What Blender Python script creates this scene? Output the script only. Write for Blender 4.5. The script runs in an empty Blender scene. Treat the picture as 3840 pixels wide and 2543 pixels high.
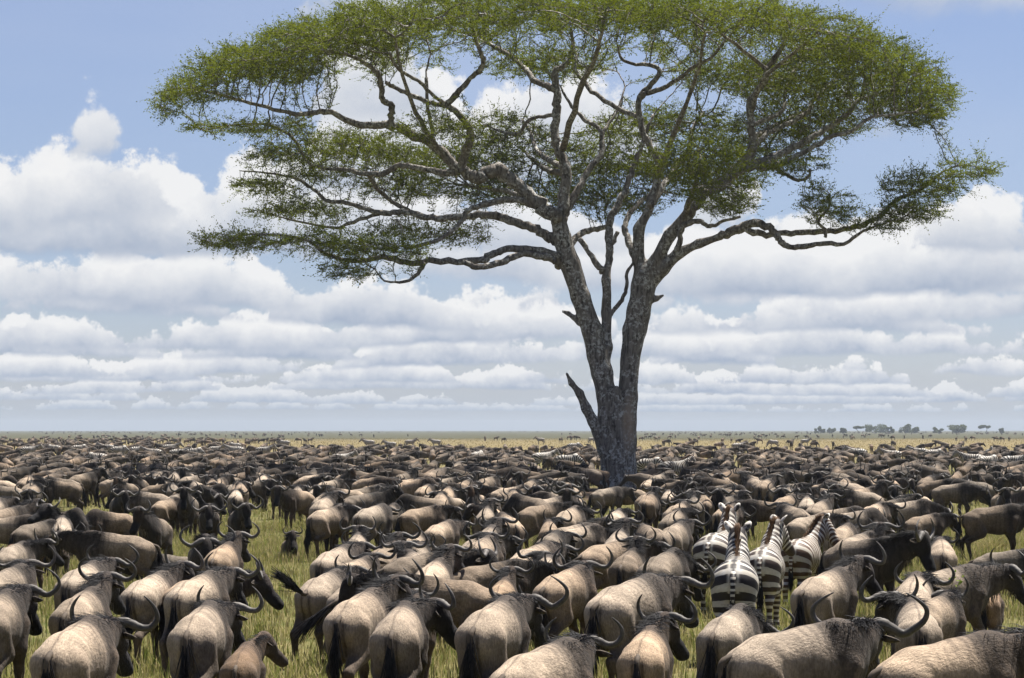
import bpy, math, random
import numpy as np
from mathutils import Vector, kdtree
R = math.radians
rng = np.random.default_rng(7)
random.seed(7)

# ------------------------------------------------------------------ camera, sky, sun, exposure
SC = bpy.context.scene
FAR = 12000.0 / 3733.0                           # depth stretch of this long lens against a normal one
COL = SC.collection
CAM_H, FPX, HOR = 2.8, 12000.0, 1612.0           # eye height, focal length in photo pixels, horizon row
cam_data = bpy.data.cameras.new('camera')
cam_data.sensor_width = 36.0
cam_data.lens = 36.0 * FPX / 3840.0
cam_data.shift_y = (HOR - 1271.5) / 3840.0
cam_data.clip_start = 0.1
cam_data.clip_end = 40000.0
cam = bpy.data.objects.new('camera', cam_data)
COL.objects.link(cam)
cam.location = (0, 0, CAM_H)
cam.rotation_euler = (R(90), 0, 0)
SC.camera = cam
SC.view_settings.view_transform = 'Standard'
SC.view_settings.look = 'None'
SC.view_settings.exposure = 1.25
SC.view_settings.gamma = 1.0
SC.view_settings.use_curve_mapping = False
SC.cycles.max_bounces = 6
SC.cycles.diffuse_bounces = 3
SC.cycles.transmission_bounces = 4
SC.cycles.transparent_max_bounces = 8
SC.cycles.volume_bounces = 0
SC.cycles.use_denoising = True
SC.cycles.use_adaptive_sampling = True
SC.cycles.adaptive_threshold = 0.015

SUN_EL, SUN_AZ = R(64), R(38)                   # azimuth clockwise from the viewing direction (+Y)
sun_dir = Vector((math.sin(SUN_AZ) * math.cos(SUN_EL), math.cos(SUN_AZ) * math.cos(SUN_EL), math.sin(SUN_EL)))
sun_data = bpy.data.lights.new('sun', 'SUN')
sun_data.energy = 5.0
sun_data.angle = R(0.5)
sun_data.color = (1.0, 0.95, 0.87)
sun = bpy.data.objects.new('sun', sun_data)
COL.objects.link(sun)
sun.rotation_euler = sun_dir.to_track_quat('Z', 'Y').to_euler()


class NT:
    """tiny helper round a node tree"""
    def __init__(s, tree):
        s.t = tree; s.n = tree.nodes; s.l = tree.links
    def add(s, kind, **kw):
        nd = s.n.new(kind)
        for k, v in kw.items():
            setattr(nd, k, v)
        return nd
    def put(s, sock, v):
        if isinstance(v, bpy.types.NodeSocket):
            s.l.new(v, sock)
        else:
            sock.default_value = v
    def math(s, op, a, b=None, c=None, clamp=False):
        nd = s.add('ShaderNodeMath', operation=op, use_clamp=clamp)
        s.put(nd.inputs[0], a)
        if b is not None: s.put(nd.inputs[1], b)
        if c is not None: s.put(nd.inputs[2], c)
        return nd.outputs[0]
    def vmath(s, op, a, b=None, scale=None):
        nd = s.add('ShaderNodeVectorMath', operation=op)
        s.put(nd.inputs[0], a)
        if b is not None: s.put(nd.inputs[1], b)
        if scale is not None: s.put(nd.inputs['Scale'], scale)
        return nd.outputs[0]
    def noise(s, vec, scale, detail=2.0, rough=0.5, dims='3D', dist=0.0, w=None):
        nd = s.add('ShaderNodeTexNoise', noise_dimensions=dims)
        if vec is not None: s.put(nd.inputs['Vector'], vec)
        s.put(nd.inputs['Scale'], scale); s.put(nd.inputs['Detail'], detail)
        s.put(nd.inputs['Roughness'], rough); s.put(nd.inputs['Distortion'], dist)
        if w is not None: s.put(nd.inputs['W'], w)
        return nd.outputs['Fac']
    def mix(s, f, a, b, blend='MIX'):
        nd = s.add('ShaderNodeMix', data_type='RGBA', blend_type=blend)
        s.put(nd.inputs[0], f); s.put(nd.inputs[6], a); s.put(nd.inputs[7], b)
        return nd.outputs[2]
    def ss(s, x, lo, hi):
        nd = s.add('ShaderNodeMapRange', interpolation_type='SMOOTHSTEP')
        s.put(nd.inputs[0], x); s.put(nd.inputs[1], lo); s.put(nd.inputs[2], hi)
        nd.inputs[3].default_value = 0.0; nd.inputs[4].default_value = 1.0
        return nd.outputs[0]
    def ramp(s, x, lo, hi, a=0.0, b=1.0):
        nd = s.add('ShaderNodeMapRange')
        s.put(nd.inputs[0], x); s.put(nd.inputs[1], lo); s.put(nd.inputs[2], hi)
        s.put(nd.inputs[3], a); s.put(nd.inputs[4], b)
        return nd.outputs[0]
    def mapping(s, vec, scale=(1, 1, 1), loc=(0, 0, 0)):
        nd = s.add('ShaderNodeMapping')
        s.put(nd.inputs[0], vec); nd.inputs['Scale'].default_value = scale; nd.inputs['Location'].default_value = loc
        return nd.outputs[0]
    def attr(s, name):
        return s.add('ShaderNodeAttribute', attribute_name=name)


def rgba(c): return (c[0], c[1], c[2], 1.0)


def build_world():
    w = bpy.data.worlds.new('World')
    SC.world = w
    w.use_nodes = True
    w.cycles.sampling_method = 'MANUAL'
    w.cycles.sample_map_resolution = 256
    t = NT(w.node_tree)
    t.n.clear()
    out = t.add('ShaderNodeOutputWorld')
    bg = t.add('ShaderNodeBackground')
    sky = t.add('ShaderNodeTexSky', sky_type='NISHITA', sun_disc=False)
    sky.sun_elevation = SUN_EL; sky.sun_rotation = SUN_AZ
    sky.altitude = 1500.0; sky.air_density = 1.0; sky.dust_density = 1.2; sky.ozone_density = 1.6
    d = t.add('ShaderNodeTexCoord').outputs['Generated']
    sep = t.add('ShaderNodeSeparateXYZ'); t.put(sep.inputs[0], d)
    hz = t.math('SQRT', t.math('ADD', t.math('MULTIPLY', sep.outputs[0], sep.outputs[0]), t.math('MULTIPLY', sep.outputs[1], sep.outputs[1])))
    ray = t.vmath('SCALE', d, scale=t.math('DIVIDE', 1.0, t.math('MAXIMUM', hz, 0.02)))   # one unit out along the ground, tan(elevation) up
    ray0 = ray
    base_c, top_c = (0.38, 0.45, 0.575, 1), (0.89, 0.89, 0.895, 1)
    acc = None
    tr = None
    # curtains of cumulus at growing distance, in units of the cloud-base height: flat bases at height one, billowing tops
    for i, D in enumerate((0.4, 0.9, 1.6, 2.6, 4.0, 5.7, 7.5, 9.0, 10.8, 12.9, 15.3, 18.0, 21.2, 25.1, 30.0, 36.0, 43.7, 54.0, 67.5, 87.0, 118.0, 165.0)):
        near = D < 7.0; Do = D / FAR
        if tr is not None:                                    # chain the curtains so that they are worked out one after another
            ray = t.vmath('ADD', ray0, t.vmath('SCALE', (1e-9, 1e-9, 1e-9), scale=tr))
        tan = t.add('ShaderNodeSeparateXYZ'); t.put(tan.inputs[0], ray)
        wob = t.math('MULTIPLY', t.math('SINE', t.math('MULTIPLY_ADD', tan.outputs[0], 17.0, 2.1 * i)), t.math('COSINE', t.math('MULTIPLY_ADD', tan.outputs[1], 3.1, 1.3 * i)))
        dd = t.math('MULTIPLY_ADD', wob, 0.14 * D, D)
        p = t.vmath('ADD', t.vmath('SCALE', ray, scale=D), (SKY_OFF[0] + 1.7 * i, SKY_OFF[1], 0.0))
        hh = t.math('MULTIPLY', tan.outputs[2], dd)   # height of the sight line there
        tt = t.math('DIVIDE', t.math('SUBTRACT', hh, 1.0), 0.55)
        big = t.noise(t.vmath('MULTIPLY', p, (1, 1, 0)), 0.80 if Do < 6 else 0.55, 0.0, 0.5)
        det = t.noise(p, 2.6 if Do < 6 else 1.9, 2.0 if near else (6.0 if Do < 8 else 4.0), 0.62)
        v = t.math('MULTIPLY_ADD', det, 0.62, big)
        cov = COVER - 0.22 * min(1.0, max(0.0, (Do - 4.5) / 5.0))
        for bx, by, br_, amp in CLOUDS:
            by = by * FAR
            if abs(math.hypot(bx, by) - D) > br_ + 0.3 * D: continue
            dn = t.add('ShaderNodeVectorMath', operation='DISTANCE'); t.put(dn.inputs[0], t.vmath('MULTIPLY', t.vmath('SCALE', ray, scale=D), (1, 1, 0)))
            dn.inputs[1].default_value = (bx * D / math.hypot(bx, by), by * D / math.hypot(bx, by), 0)
            w_ = max(0.0, 1.0 - abs(math.hypot(bx, by) - D) / (br_ + 0.3 * D)) ** 0.5
            v = t.math('MULTIPLY_ADD', t.ss(dn.outputs['Value'], br_, 0.0), amp * w_, v)
        thr = t.math('MULTIPLY_ADD', t.math('POWER', t.math('MAXIMUM', tt, 0.0), 1.3), 0.30, cov)
        e = t.math('SUBTRACT', v, thr)
        a = t.math('MULTIPLY', t.ss(e, 0.0, 0.05), t.ss(t.math('MULTIPLY_ADD', t.math('SUBTRACT', det, 0.5), 0.35, tt), -0.09, 0.07))
        a = t.math('MULTIPLY', a, 0.96)
        lit = t.math('MULTIPLY_ADD', t.math('SUBTRACT', det, 0.5), 2.0, t.math('MULTIPLY_ADD', tt, 1.35, 0.34))
        lit = t.math('SUBTRACT', lit, t.math('MULTIPLY', e, 0.9), clamp=True)      # thin rims glow, thick hearts are greyer
        col = t.mix(lit, base_c, top_c)
        if acc is None:
            acc = t.vmath('SCALE', col, scale=a)
            tr = t.math('SUBTRACT', 1.0, a)
        else:
            acc = t.vmath('ADD', acc, t.vmath('SCALE', col, scale=t.math('MULTIPLY', a, tr)))
            tr = t.math('MULTIPLY', tr, t.math('SUBTRACT', 1.0, a))
    clear = t.vmath('SCALE', t.vmath('MULTIPLY', sky.outputs[0], (0.78, 0.80, 1.0)), scale=0.098)
    thin = t.ss(t.noise(t.mapping(d, (1.0, 1.0, 4.0)), 1.6, 4.0, 0.6), 0.42, 0.85)   # faint high veil
    clear = t.mix(t.math('MULTIPLY_ADD', thin, 0.35, 0.06), clear, (0.62, 0.67, 0.78, 1))
    total = t.vmath('ADD', acc, t.vmath('SCALE', clear, scale=tr))
    far = t.ss(sep.outputs[2], -0.004, 0.022)                     # far clouds sink into the air
    far = t.math('MULTIPLY_ADD', far, 0.72, 0.28)
    total = t.mix(far, (0.40, 0.475, 0.585, 1), total)
    t.put(bg.inputs['Color'], total)
    bg.inputs['Strength'].default_value = 0.425
    t.l.new(bg.outputs[0], out.inputs[0])


SKY_OFF = (3.7, 1.3)
COVER = 0.87
# clouds (and clear gaps, negative) on the cloud-base plane: x, y, radius in units of the base height, strength
CLOUDS = [(-1.9, 5.1, 0.8, .27), (-2.9, 5.0, 0.6, .22), (-1.54, 3.2, 0.42, .17), (-1.2, 3.05, 0.2, .14), (-1.67, 6.1, 0.9, .2), (-3.2, 7.2, 1.3, .16),
          (-0.27, 4.6, 1.0, .24), (-0.38, 2.5, 0.35, .18), (0.1, 3.5, 0.5, .14), (2.3, 5.25, 0.7, .30), (3.5, 7.3, 1.2, .16), (1.1, 2.7, 0.5, .22), (1.44, 6.1, 1.0, .18), (0.3, 6.8, 1.1, .12),
          (-1.15, 3.95, 0.6, -.3), (-0.85, 3.2, 0.5, -.25), (-1.35, 2.3, 0.7, -.35), (-0.9, 2.5, 0.4, -.2), (-2.3, 4.2, 0.5, -.2), (1.5, 3.5, 0.8, -.28), (2.4, 4.2, 0.6, -.25)]
build_world()


# ------------------------------------------------------------------ helpers
def material(name, rough=0.8, spec=0.3):
    m = bpy.data.materials.new(name)
    m.use_nodes = True
    t = NT(m.node_tree)
    b = t.n['Principled BSDF']
    b.inputs['Roughness'].default_value = rough
    b.inputs['Specular IOR Level'].default_value = spec
    return m, t, b


def mesh_np(name, verts, faces, mat=None, smooth=True, attrs=None):
    """verts (n,3); faces: one (m,k) array or a list of such arrays"""
    me = bpy.data.meshes.new(name)
    verts = np.asarray(verts, np.float32)
    fl = [np.asarray(f, np.int32) for f in (faces if isinstance(faces, list) else [faces]) if len(f)]
    me.vertices.add(len(verts))
    me.vertices.foreach_set('co', verts.ravel())
    nl = sum(f.size for f in fl); nf = sum(len(f) for f in fl)
    me.loops.add(nl)
    me.polygons.add(nf)
    me.loops.foreach_set('vertex_index', np.concatenate([f.ravel() for f in fl]))
    tot = np.concatenate([np.full(len(f), f.shape[1], np.int32) for f in fl])
    st = np.concatenate([[0], np.cumsum(tot)[:-1]]).astype(np.int32)
    me.polygons.foreach_set('loop_start', st)
    me.polygons.foreach_set('use_smooth', np.full(nf, smooth))
    for k, v in (attrs or {}).items():
        v = np.asarray(v, np.float32)
        if v.ndim == 2:
            a = me.attributes.new(k, 'FLOAT_COLOR', 'POINT')
            if v.shape[1] == 3: v = np.concatenate([v, np.ones((len(v), 1), np.float32)], 1)
            a.data.foreach_set('color', v.ravel())
        else:
            a = me.attributes.new(k, 'FLOAT', 'POINT')
            a.data.foreach_set('value', v)
    me.update(calc_edges=True)
    if mat: me.materials.append(mat)
    return me


def link(name, data, parent=None, loc=None, **props):
    o = bpy.data.objects.new(name, data)
    COL.objects.link(o)
    if parent: o.parent = parent
    if loc is not None: o.location = loc
    for k, v in props.items(): o[k] = v
    return o


def tube(pts, rad, sides=8, cap=True, twist=None):
    """tapered tube through pts; returns verts, quads, tris"""
    P = np.asarray(pts, float); n = len(P)
    T = np.gradient(P, axis=0); T /= np.linalg.norm(T, axis=1)[:, None] + 1e-9
    ref = np.array([0, 0, 1.0]) if abs(T[0, 2]) < 0.9 else np.array([1.0, 0, 0])
    u = np.cross(T[0], ref); u /= np.linalg.norm(u)
    ang = np.arange(sides) * 2 * math.pi / sides
    V = []
    for i in range(n):
        u = u - T[i] * u.dot(T[i]); u /= np.linalg.norm(u) + 1e-9
        w = np.cross(T[i], u)
        V.append(P[i] + rad[i] * (np.cos(ang)[:, None] * u + np.sin(ang)[:, None] * w))
    V = np.concatenate(V)
    i = np.arange(n - 1)[:, None] * sides; j = np.arange(sides)[None]; k = (j + 1) % sides
    Q = np.stack([i + j, i + k, i + sides + k, i + sides + j], -1).reshape(-1, 4)
    Tn = np.zeros((0, 3), int)
    if cap:
        V = np.concatenate([V, P[:1] - T[:1] * rad[0] * 0.3, P[-1:] + T[-1:] * rad[-1] * 0.3])
        a = np.arange(sides); b = (a + 1) % sides
        Tn = np.concatenate([np.stack([b, a, np.full(sides, len(V) - 2)], 1),
                             np.stack([a + (n - 1) * sides, b + (n - 1) * sides, np.full(sides, len(V) - 1)], 1)])
    return V, Q, Tn


class Bag:
    """collects verts / quads / tris for one mesh"""
    def __init__(s): s.v, s.q, s.t, s.n, s.c = [], [], [], 0, []
    def add(s, v, q=None, t=None, c=None):
        v = np.asarray(v, float)
        if q is not None and len(q): s.q.append(np.asarray(q) + s.n)
        if t is not None and len(t): s.t.append(np.asarray(t) + s.n)
        s.v.append(v); s.n += len(v)
        if c is not None: s.c.append(np.broadcast_to(np.asarray(c, float), (len(v), 3)))
    def mesh(s, name, mat, smooth=True):
        f = []
        if s.q: f.append(np.concatenate(s.q))
        if s.t: f.append(np.concatenate(s.t))
        at = {'coat': np.concatenate(s.c)} if s.c else None
        return mesh_np(name, np.concatenate(s.v), f, mat, smooth, at)


def catmull(P, per=4):
    P = np.asarray(P, float)
    if len(P) < 3: 
        t = np.linspace(0, 1, per + 1)[:, None]
        return P[0] * (1 - t) + P[-1] * t
    E = np.concatenate([[2 * P[0] - P[1]], P, [2 * P[-1] - P[-2]]])
    out = []
    for i in range(len(P) - 1):
        p0, p1, p2, p3 = E[i:i + 4]
        for t in np.arange(per) / per:
            out.append(0.5 * (2 * p1 + (p2 - p0) * t + (2 * p0 - 5 * p1 + 4 * p2 - p3) * t * t + (3 * p1 - p0 - 3 * p2 + p3) * t ** 3))
    out.append(P[-1])
    return np.array(out)


# ---- signed distance bodies: smooth union of tapered capsules, meshed with surface nets
class Cap:
    __slots__ = ('a', 'b', 'ra', 'rb', 'ax', 's', 'col', 'ua', 'ub', 'br')
    def __init__(c, a, b, ra, rb, s=1.0, ax=(0, 1, 0), col=(.3, .3, .3), u=(0, 0), br=0.0):
        c.a = np.array(a, float); c.b = np.array(b, float); c.ra = ra; c.rb = rb
        c.s = s; c.ax = np.array(ax, float); c.ax /= np.linalg.norm(c.ax)
        c.col = np.array(col, float); c.ua, c.ub = u; c.br = br
    def dist(c, X):
        ba = c.b - c.a
        L = ba.dot(ba) + 1e-9
        t = np.clip((X - c.a) @ ba / L, 0, 1)
        r = X - c.a - t[..., None] * ba
        if c.s != 1.0:
            lat = r @ c.ax
            r = r + (lat * (1.0 / c.s - 1.0))[..., None] * c.ax
        rad = c.ra + t * (c.rb - c.ra)
        dl = np.sqrt((r * r).sum(-1))
        return (dl - rad) * (min(1.0, c.s) if c.s < 1 else 1.0), t


def surface_nets(V, org, h):
    nx, ny, nz = V.shape
    neg = V < 0
    c = [(i, j, k) for i in (0, 1) for j in (0, 1) for k in (0, 1)]
    sl = lambda A, o: A[o[0]:nx - 1 + o[0], o[1]:ny - 1 + o[1], o[2]:nz - 1 + o[2]]
    cnt = sum(sl(neg, o).astype(np.int8) for o in c)
    act = (cnt > 0) & (cnt < 8)
    idx = np.argwhere(act)
    m = np.full(act.shape, -1, np.int64)
    m[act] = np.arange(len(idx))
    vals = {o: V[idx[:, 0] + o[0], idx[:, 1] + o[1], idx[:, 2] + o[2]] for o in c}
    acc = np.zeros((len(idx), 3)); num = np.zeros(len(idx))
    for o in c:
        for ax in range(3):
            if o[ax] == 0:
                p = list(o); p[ax] = 1; p = tuple(p)
                v0, v1 = vals[o], vals[p]
                x = (v0 < 0) != (v1 < 0)
                t = np.where(x, v0 / np.where(v0 == v1, 1e-9, v0 - v1), 0)
                pt = np.zeros((len(idx), 3)); pt[:] = o
                pt[:, ax] += t
                acc[x] += pt[x]; num[x] += 1
    P = (idx + acc / num[:, None]) * h + org
    faces = []
    for ax in range(3):
        b, d = [(1, 2), (2, 0), (0, 1)][ax]
        A = neg; n = [nx, ny, nz]
        s0 = [slice(None)] * 3; s1 = [slice(None)] * 3
        s0[ax] = slice(0, n[ax] - 1); s1[ax] = slice(1, n[ax])
        ch = A[tuple(s0)] != A[tuple(s1)]
        e = np.argwhere(ch)
        ok = (e[:, b] > 0) & (e[:, d] > 0) & (e[:, b] < n[b] - 1) & (e[:, d] < n[d] - 1)
        e = e[ok]
        fl = neg[e[:, 0], e[:, 1], e[:, 2]]
        q = []
        for ob, od in ((0, 0), (1, 0), (1, 1), (0, 1)):
            f = e.copy(); f[:, b] -= 1 - ob; f[:, d] -= 1 - od
            q.append(m[f[:, 0], f[:, 1], f[:, 2]])
        q = np.stack(q, 1)
        q[~fl] = q[~fl][:, ::-1]
        faces.append(q)
    return P, np.concatenate(faces)


def blend_mesh(caps, h, k, pad=0.1, disp=None):
    lo = np.min([np.minimum(c.a - c.ra, c.b - c.rb) for c in caps], 0) - pad
    hi = np.max([np.maximum(c.a + c.ra, c.b + c.rb) for c in caps], 0) + pad
    n = np.ceil((hi - lo) / h).astype(int) + 1
    E = np.full(n, 1e-12)
    for c in caps:
        s = max(1.0, c.s)
        a = np.minimum(c.a - c.ra * s, c.b - c.rb * s) - 6 * k - h
        b = np.maximum(c.a + c.ra * s, c.b + c.rb * s) + 6 * k + h
        i0 = np.clip(np.floor((a - lo) / h).astype(int), 0, n - 1); i1 = np.clip(np.ceil((b - lo) / h).astype(int) + 1, 1, n)
        g = [lo[q] + h * np.arange(i0[q], i1[q]) for q in range(3)]
        X = np.stack(np.meshgrid(*g, indexing='ij'), -1)
        d, _ = c.dist(X)
        E[i0[0]:i1[0], i0[1]:i1[1], i0[2]:i1[2]] += np.exp(np.clip(-d / k, -30, 60))
    V = -k * np.log(E)
    if disp is not None:
        g = [lo[q] + h * np.arange(n[q]) for q in range(3)]
        V = V + disp(*np.meshgrid(*g, indexing='ij'))
    return surface_nets(V, lo, h)


def px_ground(px, py, z=0.0):
    """world x, y of something z metres up that shows at a photo pixel"""
    Y = FPX * (CAM_H - z) / (py - HOR)
    return (px - 1920.0) * Y / FPX, Y
# ------------------------------------------------------------------ ground
def make_ground():
    m, t, b = material('savanna_ground', 0.95, 0.1)
    g = t.add('ShaderNodeNewGeometry').outputs['Position']
    n1 = t.noise(g, 0.9, 6.0, 0.6)
    n2 = t.noise(t.mapping(g, (0.012, 0.016, 1)), 1.0, 4.0, 0.55)
    n3 = t.noise(g, 14.0, 3.0, 0.6)
    green = t.mix(t.ss(n1, 0.35, 0.7), (0.0754, 0.0787, 0.0236, 1), (0.1542, 0.1312, 0.0525, 1))
    straw = t.mix(t.ss(n1, 0.3, 0.7), (0.1378, 0.1082, 0.0492, 1), (0.1968, 0.1574, 0.0754, 1))
    olive = (0.0590, 0.0578, 0.0302, 1)
    sep = t.add('ShaderNodeSeparateXYZ'); t.put(sep.inputs[0], g)
    yy = t.math('DIVIDE', t.math('MULTIPLY_ADD', t.math('SUBTRACT', n2, 0.5), 600.0, sep.outputs[1]), FAR)
    c = t.mix(t.ss(yy, 50.0, 110.0), green, straw)            # short straw-coloured grass beyond the herd
    c = t.mix(t.ss(yy, 240.0, 330.0), c, olive)               # darker olive tone farther out
    c = t.mix(t.math('MULTIPLY', t.ss(n3, 0.45, 0.8), 0.35), c, (0.0459, 0.0361, 0.0230, 1))
    nd = t.add('ShaderNodeVectorMath', operation='DISTANCE'); t.put(nd.inputs[0], t.mapping(g, (1, 0.34, 1))); nd.inputs[1].default_value = DIRT
    dd = t.math('MULTIPLY_ADD', t.math('SUBTRACT', n1, 0.5), 4.0, nd.outputs['Value'])
    dd = t.math('MULTIPLY_ADD', t.math('SUBTRACT', n3, 0.5), 5.0, dd)
    c = t.mix(t.ss(dd, 7.5, 3.5), c, t.mix(n3, (0.0394, 0.0262, 0.0170, 1), (0.0984, 0.0689, 0.0459, 1)))
    t.put(b.inputs['Base Color'], c)
    bp = t.add('ShaderNodeBump'); bp.inputs['Strength'].default_value = 0.6; bp.inputs['Distance'].default_value = 0.05
    t.put(bp.inputs['Height'], t.math('ADD', n1, n3)); t.l.new(bp.outputs[0], b.inputs['Normal'])
    rr = np.array([0, 10, 25, 50, 100, 200, 400, 800, 1600, 3200, 5600, GROUND_R])
    seg = 96
    V = [(0, 0, 0)]
    for r in rr[1:]:
        for i in range(seg):
            a = i * 2 * math.pi / seg
            V.append((r * math.sin(a), r * math.cos(a), 0))
    T = [(0, 1 + (i + 1) % seg, 1 + i) for i in range(seg)]
    Q = []
    for k in range(len(rr) - 2):
        for i in range(seg):
            j = (i + 1) % seg
            Q.append((1 + k * seg + i, 1 + k * seg + j, 1 + (k + 1) * seg + j, 1 + (k + 1) * seg + i))
    link('ground', mesh_np('ground', V, [np.array(T), np.array(Q)], m, False), kind='structure')


GROUND_R = 8400.0
TREE_Y = FPX / 80.0
DIRT = (4.2, (TREE_Y - 11.0) * 0.34, 0)
make_ground()

# ------------------------------------------------------------------ the acacia


def at(px, py, dy=0.0):
    Y = TREE_Y + dy
    return np.array([(px - 1920.0) * Y / FPX, Y, CAM_H + (HOR - py) * Y / FPX])


def bark_material():
    m, t, b = material('acacia_bark', 0.92, 0.15)
    g = t.add('ShaderNodeNewGeometry').outputs['Position']
    st = t.mapping(g, (3.0, 3.0, 0.55))
    f1 = t.noise(st, 2.6, 8.0, 0.68, dist=0.6)
    f2 = t.noise(g, 1.5, 4.0, 0.6)
    f3 = t.noise(g, 7.0, 5.0, 0.65)
    c = t.mix(t.ss(f1, 0.33, 0.62), (0.0533, 0.0456, 0.0399, 1), (0.2376, 0.2128, 0.1900, 1))
    lich = t.math('MULTIPLY', t.ss(f3, 0.47, 0.60), t.ss(f2, 0.40, 0.56))
    c = t.mix(t.math('MULTIPLY', lich, 0.75), c, (0.5701, 0.5701, 0.5414, 1))
    nd = t.add('ShaderNodeVectorMath', operation='DISTANCE'); t.put(nd.inputs[0], t.mapping(g, (1.6, 1.0, 0.42), (-8.9, 0, -1.35)))
    nd.inputs[1].default_value = (0.0, TREE_Y - 0.8, 0.0)
    scar = t.math('MULTIPLY', t.ss(t.math('MULTIPLY_ADD', f1, 0.8, nd.outputs['Value']), 1.25, 0.8), 0.8)
    c = t.mix(scar, c, (0.3800, 0.2944, 0.2185, 1))
    t.put(b.inputs['Base Color'], c)
    bp = t.add('ShaderNodeBump'); bp.inputs['Strength'].default_value = 1.0; bp.inputs['Distance'].default_value = 0.09
    t.put(bp.inputs['Height'], f1); t.l.new(bp.outputs[0], b.inputs['Normal'])
    return m


def leaf_material(name, c1, c2):
    m = bpy.data.materials.new(name); m.use_nodes = True
    t = NT(m.node_tree); t.n.clear()
    out = t.add('ShaderNodeOutputMaterial')
    g = t.add('ShaderNodeNewGeometry').outputs['Position']
    n1 = t.noise(g, 0.45, 3.0, 0.6); n2 = t.noise(g, 9.0, 2.0, 0.6)
    f = t.ss(t.math('MULTIPLY_ADD', n2, 0.6, n1), 0.55, 1.0)
    c = t.mix(f, rgba(c1), rgba(c2))
    d = t.add('ShaderNodeBsdfDiffuse'); t.put(d.inputs[0], c)
    tl = t.add('ShaderNodeBsdfTranslucent'); t.put(tl.inputs[0], t.mix(0.5, c, (0.16, 0.18, 0.014, 1)))
    mx = t.add('ShaderNodeMixShader'); mx.inputs[0].default_value = 0.42
    t.l.new(d.outputs[0], mx.inputs[1]); t.l.new(tl.outputs[0], mx.inputs[2])
    t.l.new(mx.outputs[0], out.inputs[0])
    return m


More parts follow.
